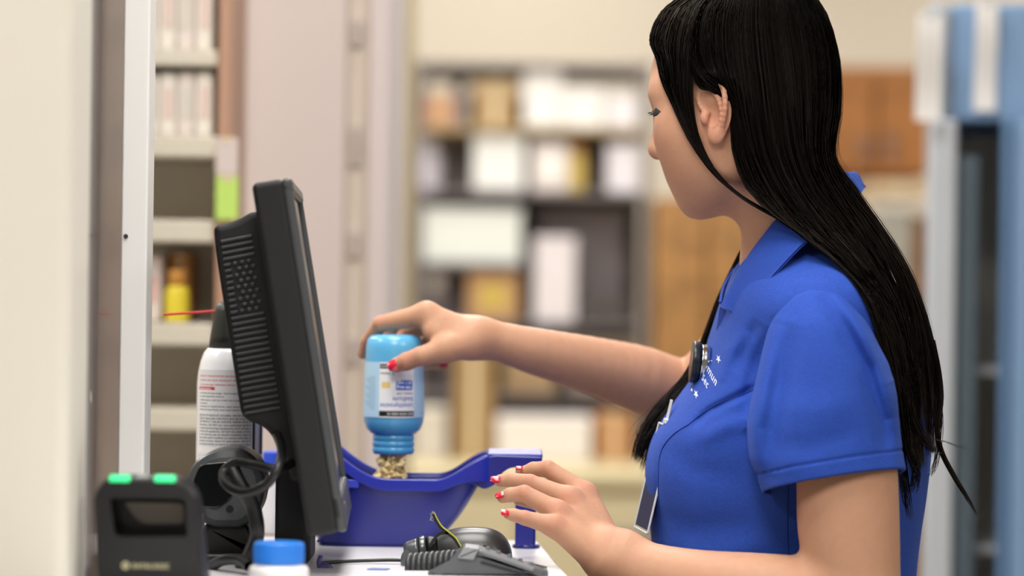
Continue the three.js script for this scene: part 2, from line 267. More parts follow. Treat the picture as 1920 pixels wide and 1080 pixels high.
{ // the dark wooden wall cabinet behind her head, board and shelf below it
  const s = spot(1540, 1742, 124, 334, 7.2), t = thing('wall_cabinet', 'brown wooden wall cabinet behind the woman\'s head', 'cabinet', s.at);
  part('carcass', moved(rbox(s.w, s.h, 0.4, 0.006), 0, s.h / 2, -0.2), woodM(0xc49a70), t);
  for (const q of [-1, 1]) { const o = part('door', rbox(s.w / 2 - 0.01, s.h - 0.02, 0.02, 0.004), woodM(0xc49868), t, V(q * s.w / 4, s.h / 2, 0.01)); part('handle', rbox(0.01, 0.06, 0.02, 0.004), greyM, o, V(-q * (s.w / 4 - 0.03), -0.06, 0.02)); }
  const c = spot(1600, 1742, 338, 376, 7.0); carton('carton', 'flat beige carton below the brown wall cabinet', 'box', 1630, 1742, 342, 380, 7.0, 0.3, card(0xc9b08c), { tape: 1 });
  cupboard('tan wooden cupboard between the hair and the blue refrigerator', 1560, 1760, 378, 1200, 7.3, 0.4, woodM(0xc2a070), woodM(0xc9a271));
  carton('storage_bin', 'grey green bin standing before the tan cupboard', 'bin', 1640, 1706, 392, 700, 6.9, 0.2, M(0x9a968c, 0.6), { lid: 0.05 });
  const k = spot(1560, 1720, 700, 1200, 6.85), b = thing('stool', 'grey cabinet stand under the grey green bin', 'stand', V(k.at.x, 0, -6.85)), hh = P(1650, 700, 6.85).y;
  part('stand_top', moved(rbox(0.34, 0.03, 0.34, 0.006), 0.05, hh - 0.015, -0.17), greyM, b);
  for (const q of [-1, 1]) for (const e of [0, 1]) part('leg', moved(rbox(0.03, hh - 0.03, 0.03, 0.004), 0.05 + q * 0.15, (hh - 0.03) / 2, -0.03 - e * 0.28), greyM, b);
}
{ // blue refrigerator with glass doors, right
  const d = 4.7, l = P(1742, 0, d).x, w = 0.95, h = P(1800, 6, d).y, t = thing('glass_door_refrigerator', 'tall pale blue glass door refrigerator at the right edge', 'refrigerator', V(l, 0, -d), -0.138), bm = M(0x7fa0c6, 0.4), fm = M(0xc3c9d0, 0.35), y1 = P(1800, 228, d).y, dm = M(0x5d7fa6, 0.4);
  part('side_wall', moved(rbox(0.03, h, 0.7, 0.005), 0.015, h / 2, -0.35), M(0xb7c0ca, 0.4), t);
  part('side_wall', moved(rbox(0.03, h, 0.7, 0.005), w - 0.015, h / 2, -0.35), bm, t);
  part('back_wall', moved(rbox(w - 0.064, h - 0.004, 0.03, 0.005), w / 2, h / 2, -0.68), M(0xd8d2c6, 0.5), t);
  part('header', moved(rbox(w - 0.064, h - y1, 0.66, 0.008), w / 2, (h + y1) / 2, -0.345), bm, t);
  part('base', moved(rbox(w - 0.064, 0.18, 0.66, 0.008), w / 2, 0.09, -0.345), dm, t);
  for (const y of [0.5, 0.8, 1.08]) part('shelf', moved(rbox(w - 0.08, 0.014, 0.6, 0.003), w / 2, y, -0.36), M(0xd5dbe0, 0.3), t);
  const px = (x) => P(x, 0, d).x - l, dr = part('door', [moved(rbox(px(1797) - px(1748), y1 - 0.19, 0.04, 0.005), (px(1797) + px(1748)) / 2, (y1 + 0.19) / 2, 0.03), moved(rbox(px(1797) - px(1748), 0.001, 0.04, 0.0004), (px(1797) + px(1748)) / 2, 0.19, 0.03)], fm, t);
  part('glass', moved(rbox(px(1880) - px(1797), y1 - 0.24, 0.006, 0.001), (px(1797) + px(1880)) / 2, (y1 + 0.19) / 2, 0.03), M(0xffffff, 0.05, { transmission: 1, thickness: 0 }), dr);
  part('door_seal', moved(rbox(px(1838) - px(1800), y1 - 0.3, 0.02, 0.004), (px(1838) + px(1800)) / 2, (y1 + 0.19) / 2, 0.0), M(0x5a6e7c, 0.5), dr);
  part('door_edge', moved(rbox(px(1900) - px(1880), y1 - 0.19, 0.05, 0.006), (px(1880) + px(1900)) / 2, (y1 + 0.19) / 2, 0.03), dm, dr);
  part('door', moved(rbox(w + 0.01 - px(1902), y1 - 0.19, 0.05, 0.006), (px(1902) + w + 0.01) / 2, (y1 + 0.19) / 2, 0.03), bm, t);
  for (const [x0, x1, y0, y1b, lab, z] of [[1716, 1764, 28, 226, 'narrow white paper strip hanging at the left front corner of the refrigerator', 0.1], [1826, 1868, 2, 208, 'narrow white paper strip taped on the refrigerator header', 0.012]]) {
    const s = spot(x0, x1, y0, y1b, d - z), g = new THREE.PlaneGeometry(s.w, s.h, 4, 12), p = g.attributes.position; for (let i = 0; i < p.count; i++) p.setZ(i, 0.006 * Math.sin(p.getY(i) * 30)); g.computeVertexNormals();
    const o = thing('paper_strip', lab, 'paper', s.at.clone().add(V(0, s.h / 2, 0))); part('sheet', g, M(0xf2efec, 0.8), o); part('clip', moved(rbox(s.w * 0.5, 0.01, 0.012, 0.002), 0, s.h / 2, 0.0), M(0xd9dde0, 0.4), o);
  }
}
struct('trim_1', slab(P(742, 0, 5.6).x, P(776, 0, 5.6).x, 0, 2.8, -5.75, -5.6), paintM(0xa39474));
{ // the tall pale cabinet in the middle distance: its side, then the door edge with hinges
  const d = 4.3, px = (x) => P(x, 0, d).x, l = px(446), t = thing('tall_cabinet', 'tall pinkish white cabinet standing right of the left shelves', 'cabinet', V(l, 0, -d)), cm = M(0xd8cbc8, 0.5), w = (a, b) => px(b) - px(a), x = (a) => px(a) - l;
  part('side_panel', moved(rbox(w(446, 652), 2.3, 0.5, 0.006), x(446) + w(446, 652) / 2, 1.15, -0.26), cm, t);
  part('frame_edge', moved(rbox(w(652, 694), 2.3, 0.5, 0.006), x(652) + w(652, 694) / 2, 1.15, -0.2625), M(0xd4c8bb, 0.5), t);
  part('door', moved(rbox(w(694, 738), 2.3, 0.52, 0.008), x(694) + w(694, 738) / 2, 1.15, -0.25), M(0xdbd0d0, 0.5), t);
  for (const y of [62, 262, 300, 460, 660]) part('hinge', moved(rbox(0.018, y === 300 ? 0.02 : 0.04, 0.03, 0.004), x(669), P(669, y, d).y, -0.02), M(0xb9aea8, 0.55), t);
}
{ // left shelf unit
  const d = 3.95, l = P(60, 0, d).x, r = P(446, 0, d).x, w = r - l, t = thing('shelf_unit', 'grey beige shelf unit at left with a rusty red end panel', 'shelf', V((l + r) / 2, 0, -d)), sm = M(0xcfc8b9, 0.55), bm = M(0xe6dfd0, 0.65);
  const ex = P(410, 0, d).x - (l + r) / 2;
  part('back_panel', moved(rbox(w - 0.03, 2.2, 0.012, 0.003), 0, 1.1, -0.2), bm, t);
  part('end_panel', moved(rbox(0.02, 2.2, 0.2, 0.004), -w / 2 + 0.01, 1.1, -0.1), sm, t);
  part('end_panel', moved(rbox(P(440, 0, d).x - P(412, 0, d).x, 2.2, 0.2, 0.004), ex + 0.01, 1.1, -0.1), M(0xb08a74, 0.6), t, undefined, 'rusty red end panel');
  for (const y of [92, 252, 412, 606, 766, 930]) part('shelf_board', moved(rbox(ex + w / 2 - 0.002, y === 92 ? 0.022 : 0.03, 0.19, 0.004), (ex - w / 2) / 2, P(340, y, d).y - (y === 92 ? 0.011 : 0.015), -0.1), sm, t);
  const tagd = d - 0.006;
  for (const [y0, y1, c, lab] of [[258, 328, 0xcdbfbb, 'grey paper tag on the red shelf end above the green tag'], [330, 412, 0xb8d96a, 'bright lime green tag on the red shelf end']]) { const s = spot(404, 446, y0, y1, tagd - 0.012), o = thing('shelf_tag', lab, 'tag', s.at); part('tag_sheet', moved(rbox(s.w, s.h, 0.002, 0.0008), 0, s.h / 2, 0), M(c, 0.7), o); part('tape', moved(rbox(s.w * 0.5, s.h * 0.12, 0.0012, 0.0004), 0, s.h * 0.95, 0.0014), tapeM, o); }
  // binders and boxes on its shelves
  const wh = M(0xe4ded4, 0.6), pk = M(0xd9c3ba, 0.6);
  for (const [y0, y1, row] of [[-60, 92, 'top'], [128, 252, 'second']]) for (let i = 0; i < 6; i++) {
    const x0 = 196 + i * 34, s = spot(x0, x0 + 32, y0 + (row === 'top' ? 0 : rr(0, 10)), y1, d + 0.02), o = thing('binder', '', 'binder', s.at.setY(P(340, y1, d).y + 0.0002), 0, `binders on the ${row} left shelf`);
    o.userData.label = `white binder on the ${row} left shelf, ${['farthest from the red end panel', 'fifth from the red end panel', 'fourth from the red end panel', 'third from the red end panel', 'second from the red end panel', 'next to the red end panel'][i]}`;
    part('cover', moved(rbox(s.w, s.h, 0.14, 0.004), 0, s.h / 2, -0.07), i % 3 === 1 ? M(0xded2cb, 0.6) : wh, o);
    part('spine_label', moved(rbox(s.w * 0.55, s.h * 0.5, 0.002, 0.0006), 0, s.h * 0.52, 0.0006), i % 2 ? pk : M(0xcfcabf, 0.6), o);
  }
  jar('plastic_bottle', 'bright yellow bottle on the left shelf beside the post', 'bottle', 306, 352, 506, 604.5, d + 0.02, M(0xe0cc38, 0.4), M(0xc98f45, 0.5), { cap: 0.3 });
  carton('carton', 'orange brown carton behind the bright yellow bottle', 'box', 312, 358, 474, 603, d + 0.085, 0.08, card(0xb98a52), { tape: 1 });
  carton('carton', 'pink and white carton left of the bright yellow bottle', 'box', 262, 302, 480, 603, d + 0.04, 0.12, M(0xddd0cc, 0.6), { sticker: 1, stickerM: M(0xd9a8a4, 0.6) });
}

// ---------------------------------------------------------------- the partition at left: near wall end, brown panel, white post
{
  const xp = -697 / FPX * 3.2 - 0.004, y0 = 0.0;
  const e = P(172, 300, 2.72).x;
  struct('wall_near', moved(boxUV(rbox(0.9, 2.8, 0.12, 0.012, 4)), e - 0.45, 1.4, -2.66), paintM(0xe6e1d4));
  const t = thing('partition_panel', 'glossy brown partition panel edged by a white post', 'partition', V(xp, 0, -2.72));
  const pt = texture(256, 512, (x, y) => { const v = y / 512, k = sst(0.56, 0.66, v) * (1 - sst(0.7, 0.86, v)), n = 0.86 + 0.14 * noise3(x / 40, y / 6, 2) + 0.1 * noise3(x / 3, y / 3, 5); return [lerp(128, 96, k) * n, lerp(104, 84, k) * n, lerp(80, 76, k) * n]; }, true);
  part('panel', boxUV(rbox(0.012, 2.8, 0.40, 0.002).translate(-0.006, 1.4, -0.2)), M(0x8a7d70, 0.2, { specularIntensity: 0.5, map: rep(pt, 0.36), clearcoat: 0.18, clearcoatRoughness: 0.03 }), t);
  const post = part('post', moved(rbox(0.026, 2.8, 0.05, 0.0025), 0, 0, 0), M(0xfbfaf7, 0.4), t, V(0, 1.4, 0));
  const a = P(252, 400, 2.96), b = P(236, 400, 2.96).x; post.position.set(a.x - xp, 1.4, -2.985 + 2.72); 
  part('screw', new THREE.CylinderGeometry(0.0022, 0.0022, 0.002, 12).rotateX(Math.PI / 2), M(0x333333, 0.4), post, V(-0.008, P(236, 443, 2.96).y - 1.4, 0.0255));
  part('scuff', extrude(outline([[0, 0], [0.004, 0.002], [0.0015, 0.009], [-0.0015, 0.012], [-0.003, 0.005]], 0.001), 0.0006, 0.0002).rotateY(Math.PI / 2), M(0xe9e4da, 0.8), t, V(0.0002, P(210, 757, 2.86).y, 2.72 - 2.86));
}

// ---------------------------------------------------------------- the counter and what stands on it
const TOP = EYE.y - 0.2757;                                      // height of the counter top
const onTop = (px, d) => { const p = P(px, 540, d); p.y = TOP; return p; };
const black = M(0x111213, 0.42), blackMatt = M(0x141516, 0.6, { bumpMap: rep(fine, 12), bumpScale: 0.0002 }), greyPlastic = M(0x54575a, 0.4), cableM = M(0x1a1b1c, 0.4), steel = M(0xd0d2d4, 0.18, { metalness: 1 });
{
  const a = onTop(1016, 3.3), b = onTop(1078, 2.88), dir = b.clone().sub(a).normalize(), far = 3.305, x0 = P(172, 300, 2.72).x + 0.003;
  const q = (d) => a.x + (b.x - a.x) * (d - 3.3) / (2.88 - 3.3);
  const s = outline([[x0, far, 0], [q(far), far, 0.02], [q(2.2), 2.2, 0.02], [x0, 2.2, 0]]);
  const g = extrude(s, 0.032, 0.003); g.rotateX(-Math.PI / 2).translate(0, TOP - 0.032, 0);
  const t = thing('counter', 'white laminate counter holding the monitor and blue tray', 'counter', V(0, 0, 0));
  part('worktop', boxUV(g), M(0xe9e7ea, 0.3), t);
  const c = extrude(outline([[x0, far - 0.02], [q(far) - 0.03, far - 0.02], [q(2.2) - 0.03, 2.22], [x0, 2.22]]), TOP - 0.034, 0).rotateX(-Math.PI / 2);
  part('cabinet_base', boxUV(c), M(0xd9d2c4, 0.5), t);
}
{ // blue counting tray: a loft of rounded rectangles, its rim rising to a spout at the left and to a handle at the right
  const d0 = 3.242, base = onTop(760, d0), s = d0 / FPX, t = thing('counting_tray', 'deep blue plastic tablet counting tray with a bridge handle', 'tray', base);
  const tm = M(0x1a2388, 0.32, { clearcoat: 0.25, clearcoatRoughness: 0.3 }), u = (px) => (px - 760) * s, v = (py) => (1026 - py) * s;
  // shell: k runs round, j runs from the foot up to the rim
  const NK = 128, NJ = 14, rim = (x) => { const k = (x / s) + 760; return v(k < 740 ? 902 - 92 * Math.pow(sst(745, 560, k), 1.3) : 902 - 46 * sst(825, 928, k)); };
  const ring = (k, j, inset) => {
    const q = j / NJ, ph = k / NK * 2 * Math.PI, c = Math.cos(ph), z = Math.sin(ph), p = 5, e = Math.pow(Math.pow(Math.abs(c), p) + Math.pow(Math.abs(z), p), -1 / p);
    const xl = lerp(u(606), u(560), q), xr = lerp(u(812), u(936), Math.pow(q, 0.85)), hz = lerp(0.044, 0.057, q) - inset, hx = (xr - xl) / 2 - inset, x = (xl + xr) / 2 + c * e * hx, zz = z * e * hz;
    return [x, lerp(inset ? 0.003 : 0, 1, q) && lerp(inset ? 0.003 : 0, rim(x), q), zz];
  };
  const shell = (inset, flip) => { const pos = [], idx = []; for (let j = 0; j <= NJ; j++) for (let k = 0; k < NK; k++) pos.push(...ring(k, j, inset)); for (let j = 0; j < NJ; j++) for (let k = 0; k < NK; k++) { const a = j * NK + k, b = j * NK + (k + 1) % NK, c = a + NK, d = b + NK; flip ? idx.push(a, b, c, b, d, c) : idx.push(a, c, b, b, c, d); } const c = pos.length / 3; pos.push((u(606) + u(812)) / 2, inset ? 0.003 : 0, 0); for (let k = 0; k < NK; k++) flip ? idx.push(c, (k + 1) % NK, k) : idx.push(c, k, (k + 1) % NK); const g = new THREE.BufferGeometry(); g.setAttribute('position', new THREE.Float32BufferAttribute(pos, 3)); g.setIndex(idx); g.computeVertexNormals(); return g; };
  part('bowl', [shell(0, false), shell(0.0028, true)], tm, t);
  // rim band, a strip that hangs outside the edge
  { const pos = [], idx = [], prof = [[0.0045, -0.0105], [0.0045, 0.0005], [0.003, 0.002], [-0.003, 0.002], [-0.0035, -0.003]]; for (let k = 0; k <= NK; k++) { const ph = k / NK * 2 * Math.PI, c = Math.cos(ph), z = Math.sin(ph), p = 5, e = Math.pow(Math.pow(Math.abs(c), p) + Math.pow(Math.abs(z), p), -1 / p), r = ring(k % NK, NJ, 0), nx = Math.sign(c) * Math.pow(Math.abs(c * e), 4), nz = Math.sign(z) * Math.pow(Math.abs(z * e), 4), l = Math.hypot(nx, nz); const grow = 1 + 1.6 * sst(u(850), u(935), r[0]); for (const [o, y] of prof) pos.push(r[0] + nx / l * o, r[1] + (y < 0 ? y * (o > 0 ? grow : 1) : y), r[2] + nz / l * o); } for (let k = 0; k < NK; k++) for (let j = 0; j < 4; j++) { const a = k * 5 + j, b = a + 5; idx.push(a, a + 1, b, b, a + 1, b + 1); } const g = new THREE.BufferGeometry(); g.setAttribute('position', new THREE.Float32BufferAttribute(pos, 3)); g.setIndex(idx); g.computeVertexNormals(); part('rim', g, M(0x212ea4, 0.3, { clearcoat: 0.3, clearcoatRoughness: 0.25 }), t); }
  // handle: cheeks with an opening, a flat top and a standing leg with a foot
  const cheek = outline([[u(880), v(902)], [u(900), v(868), 0.012], [u(925), v(853), 0.008], [u(1021), v(855), 0.003], [u(1019), v(871), 0.002], [u(960), v(876), 0.005], [u(943), v(888), 0.006], [u(936), v(906), 0.004], [u(915), v(917), 0.004]]);
  for (const z of [0.045, -0.05]) part('cheek', extrude(cheek, 0.006, 0.0015), tm, t, V(0, 0, z));
  part('handle', moved(rbox(u(1021) - u(918), 0.005, 0.098, 0.002), (u(918) + u(1021)) / 2, v(854), 0), M(0x212ea4, 0.35, { clearcoat: 0.3, clearcoatRoughness: 0.25 }), t);
  part('leg', moved(rbox(u(1010) - u(972), v(872) - v(1024), 0.028, 0.003), u(991), (v(872) + v(1024)) / 2 + 0.001, 0.03), tm, t);
  part('foot', lathe([[0, 0], [0.0145, 0], [0.0145, 0.003], [0.012, 0.004], [0, 0.004]], 40), tm, t, V(u(993), -0.0, 0.03));
  part('notch_tab', moved(rbox(u(684) - u(662), 0.009, 0.006, 0.0015), u(672), v(908), 0.058), M(0x3746c8, 0.35), t);
  part('inner_floor', moved(rbox(0.11, 0.002, 0.076, 0.0008), u(700), 0.0045, 0), tm, t);
}
// blue supply bottle, held upside down
const BOT = P(739, 740, 3.275);
{
  const s = 3.275 / FPX, y = (py) => (740 - py) * s, R = 56 * s, t = thing('supply_bottle', 'light blue tablet bottle held upside down and pouring', 'bottle', BOT);
  t.rotation.z = ROLL - 0.01;
  const bm = M(0x62b8e8, 0.3, { clearcoat: 0.4, clearcoatRoughness: 0.15 });
  part('bottle_body', lathe([[R * 0.66, y(815)], [R * 0.76, y(812)], [R * 0.9, y(804)], [R * 0.99, y(790)], [R * 1.01, y(772)], [R * 1.0, y(720)], [R * 0.965, y(660)], [R * 0.95, y(648)], [R * 0.9, y(636)], [R * 0.78, y(629)], [R * 0.6, y(627)], [0, y(628)]], 72), bm, t);
  const thread = [[R * 0.66, y(815)]]; for (let i = 0; i <= 40; i++) { const q = i / 40; thread.push([R * (0.675 + 0.035 * Math.pow(Math.abs(Math.sin(q * Math.PI * 3)), 0.7)), y(815 + 34 * q)]); } thread.push([R * 0.66, y(851)], [R * 0.6, y(851)], [R * 0.58, y(846)], [R * 0.56, y(815)]);
  part('bottle_neck', lathe(thread, 72), M(0x55aee2, 0.28, { clearcoat: 0.4 }), t);
  // label: printed sheet wrapped round the body, upside down like the bottle
  const tex = canvasTexture(1024, 640, (c, w, h) => {
    const g = c.createLinearGradient(0, 0, w, 0); c.fillStyle = '#b9dcf2'; c.fillRect(0, 0, w, h);
    const x0 = 300, x1 = 700, W = x1 - x0; c.fillStyle = '#f3f3f5'; c.fillRect(x0, 0, W, h);
    c.fillStyle = '#1d1d1f'; c.fillRect(x0 + 4, 14, W - 8, 64); c.fillRect(x0 + 4, h - 74, W - 8, 56);
    c.fillStyle = '#f2f2f2'; c.font = 'bold 34px sans-serif'; c.fillText('NDC 0378-1809-10', x0 + 14, 58); c.font = 'bold 32px sans-serif'; c.textAlign = 'right'; c.fillText('1000 TABLETS', x1 - 14, h - 34); c.textAlign = 'left';
    c.fillStyle = '#3a5fc0'; c.font = 'bold 66px sans-serif'; c.fillText('Levothyroxine', x0 + 12, 166, W - 24); c.fillText('Sodium', x0 + 12, 240);
    c.fillStyle = '#333'; c.font = 'bold 32px sans-serif'; c.fillText('Tablets, USP', x0 + 16, 292);
    c.fillStyle = '#2257c4'; c.beginPath(); c.roundRect(x0 + 24, 318, 190, 116, 16); c.fill(); c.fillStyle = '#fff'; c.font = 'bold 46px sans-serif'; c.fillText('100 mcg', x0 + 34, 368, 172); c.fillText('(0.1 mg)', x0 + 34, 420, 172);
    c.fillStyle = '#e8cf86'; c.beginPath(); c.roundRect(x0 + 272, 340, 100, 74, 20); c.fill();
    c.fillStyle = '#8fd0ee'; c.fillRect(x0 + 232, h - 148, 30, 34); c.fillStyle = '#333'; c.font = 'bold 40px sans-serif'; c.fillText('Mylan', x0 + 270, h - 116);
    c.fillStyle = '#30435a'; c.font = '20px sans-serif'; c.fillText('Rx only', 130, 60); for (let i = 0; i < 18; i++) { c.fillStyle = 'rgba(40,60,90,0.55)'; c.fillRect(750, 90 + i * 22, 60 + (i * 37) % 150, 5); }
  });
  tex.center.set(0.5, 0.5); tex.rotation = Math.PI;
  const prof = Array.from({ length: 13 }, (_, i) => { const q = lerp(781, 678, i / 12); return [R * (q > 720 ? lerp(1.0, 1.012, sst(720, 772, q)) : lerp(0.972, 1.0, (q - 678) / 42)) + 0.0004, y(q)]; }), lab = new THREE.LatheGeometry(prof.map(([r, q]) => new THREE.Vector2(r, q)), 64, -Math.PI / 2 + 0.1, Math.PI);
  part('paper_label', lab, M(0xffffff, 0.45, { map: tex }), t, undefined, 'printed paper label with black bars and blue lettering');
}
{ // the tablets pouring out
  const g = [], pill = lathe([[0, -0.0016], [0.0028, -0.0014], [0.0034, -0.0006], [0.0034, 0.0006], [0.0028, 0.0014], [0, 0.0016]], 14).scale(1.25, 1, 0.8), m4 = new THREE.Matrix4(), q = new THREE.Quaternion();
  seed = 31;
  for (let i = 0; i < 200; i++) { const f = Math.pow(rnd(), 0.9), py = lerp(846, 912, f), w = lerp(24, 36, f), px = lerp(738, 726, f) + rr(-1, 1) * w * Math.pow(rnd(), 0.4), d = 3.275 + rr(-0.016, 0.016); m4.compose(P(px, py, d), q.setFromEuler(new THREE.Euler(rr(0, 6), rr(0, 6), rr(0, 6))), V(1, 1, 1)); g.push(pill.clone().applyMatrix4(m4)); }
  const o = part('poured_tablets', g, M(0xfbe3a4, 0.6), scene); tag(o, 'stream of small yellow tablets falling from the blue bottle into the tray', 'tablets', undefined, 'stuff');
}
{ // spray duster can behind the monitor
  const d = 3.2, s = d / FPX, base = onTop(434, d), t = thing('spray_can', 'white compressed gas duster can with black trigger top and thin red straw', 'spray can', base), y = (py) => P(434, py, d).y - TOP, R = 62 * s;
  part('can_body', lathe([[0, 0.001], [R * 0.94, 0.001], [R, 0.005], [R, y(720)], [R * 0.97, y(700)], [R * 0.9, y(678)], [R * 0.8, y(661)], [R * 0.7, y(654)], [R * 0.62, y(652)], [0, y(652)]], 64), M(0xeeeef2, 0.25, { clearcoat: 0.4, clearcoatRoughness: 0.1 }), t);
  const cap = part('trigger_top', lathe([[0, y(653)], [R * 0.66, y(653)], [R * 0.62, y(630)], [R * 0.54, y(598)], [R * 0.5, y(584)], [R * 0.44, y(572)], [R * 0.3, y(566)], [0, y(565)]], 40), M(0x22251f, 0.45), t);
  const tip = P(307, 590, d), root = P(408, 583, d); part('straw', tube([tip.clone().sub(base), root.clone().sub(base)], 0.0013, 4, 8), M(0xd8323c, 0.35, { transmission: 0.15 }), cap, undefined, 'thin red plastic straw');
  part('nozzle', new THREE.CylinderGeometry(0.0024, 0.0024, 0.006, 16).rotateZ(Math.PI / 2), M(0x1a1b1a, 0.5), cap, root.clone().sub(base).add(V(0.001, 0, 0)));
  const tex = canvasTexture(1024, 1400, (c, w, h) => {
    c.fillStyle = '#f4f4f8'; c.fillRect(0, 0, w, h); const L = (t, x, y, f, col) => { c.font = f; c.fillStyle = col; c.fillText(t, x, y); }; const R0 = 90, red = '#cf4a52', ink = '#24302e';
    const v = (py) => (py - 690) / (850 - 690) * 1400;   // label rows follow the print on the can
    const rows = [[704, 'MISUSE BY CONCENTRATING AND INHALING CONTENTS', red, 'bold 46px'], [712, 'PLEASE USE OUR PRODUCT RESPONSIBLY', red, 'bold 46px'], [720, 'To discourage inhalant abuse.', red, 'bold 44px'], [736, 'is strong during usage. Use in upright position', ink, 'bold 40px'], [742, 'an open ignition source.', ink, 'bold 40px'], [749, 'confined space, such as a trash can or paper shredder', ink, 'bold 40px'], [755, 'Contents.', ink, 'bold 40px'], [761, 'If product in liquid form, may cause frostbite.', ink, 'bold 40px'], [767, 'Product in liquid form, may cause plastic to discolor', ink, 'bold 40px'],
      [778, 'KEEP OUT OF REACH OF CHILDREN. THE INTENTIONAL', ink, 'bold 46px'], [784, 'DIRECT INHALING CONTENTS MAY BE FATAL. USE', ink, 'bold 46px'], [790, 'THE PRODUCT CAN BE IGNITED UNDER CERTAIN', ink, 'bold 48px'], [796, 'Therefore, DO NOT use near potential ignition', ink, 'bold 48px'], [802, 'or spark-producing equipment such as paper', ink, 'bold 48px'], [808, 'or electrical appliances. DO NOT tilt, shake, or turn', ink, 'bold 46px'], [814, 'or use during use as liquid contents may be', ink, 'bold 46px'], [820, 'and could cause frostbite on contact with skin. If', ink, 'bold 46px'], [826, 'contact occurs. Store in cool place. DO NOT', ink, 'bold 46px'], [832, 'in enclosed vehicle, or expose to temperatures above', ink, 'bold 44px']];
    for (const [py, t, col, f] of rows) { c.font = f + ' sans-serif'; c.fillStyle = col; c.fillText(t, 60, v(py), 880); }
    c.fillStyle = red; c.fillRect(40, v(722.5), 330, 52); L('Information', 60, v(728), 'bold 42px sans-serif', '#fff'); c.fillRect(40, v(770), 860, 8); c.fillRect(900, v(770), 8, 560); c.fillRect(40, v(836), 868, 84); L('This duster was not designed for abuse near', 60, v(843), 'bold 40px sans-serif', '#fff');
    c.fillStyle = '#191c22'; c.fillRect(970, v(760), 54, h);
  });
  const A = 2.1, lb = new THREE.CylinderGeometry(R * 1.003, R * 1.003, y(692) - y(850), 64, 1, true, -A / 2 - 0.09, A); lb.translate(0, (y(692) + y(850)) / 2, 0); part('printed_label', lb, M(0xffffff, 0.3, { map: tex }), t, undefined, 'printed warning label in red and black');
  const lb2 = new THREE.CylinderGeometry(R * 1.003, R * 1.003, y(780) - y(850), 64, 1, true, A / 2 - 0.09 + 0.25, 1.2); lb2.translate(0, (y(780) + y(850)) / 2, 0); part('dark_panel', lb2, M(0x1d222c, 0.35), t);
}
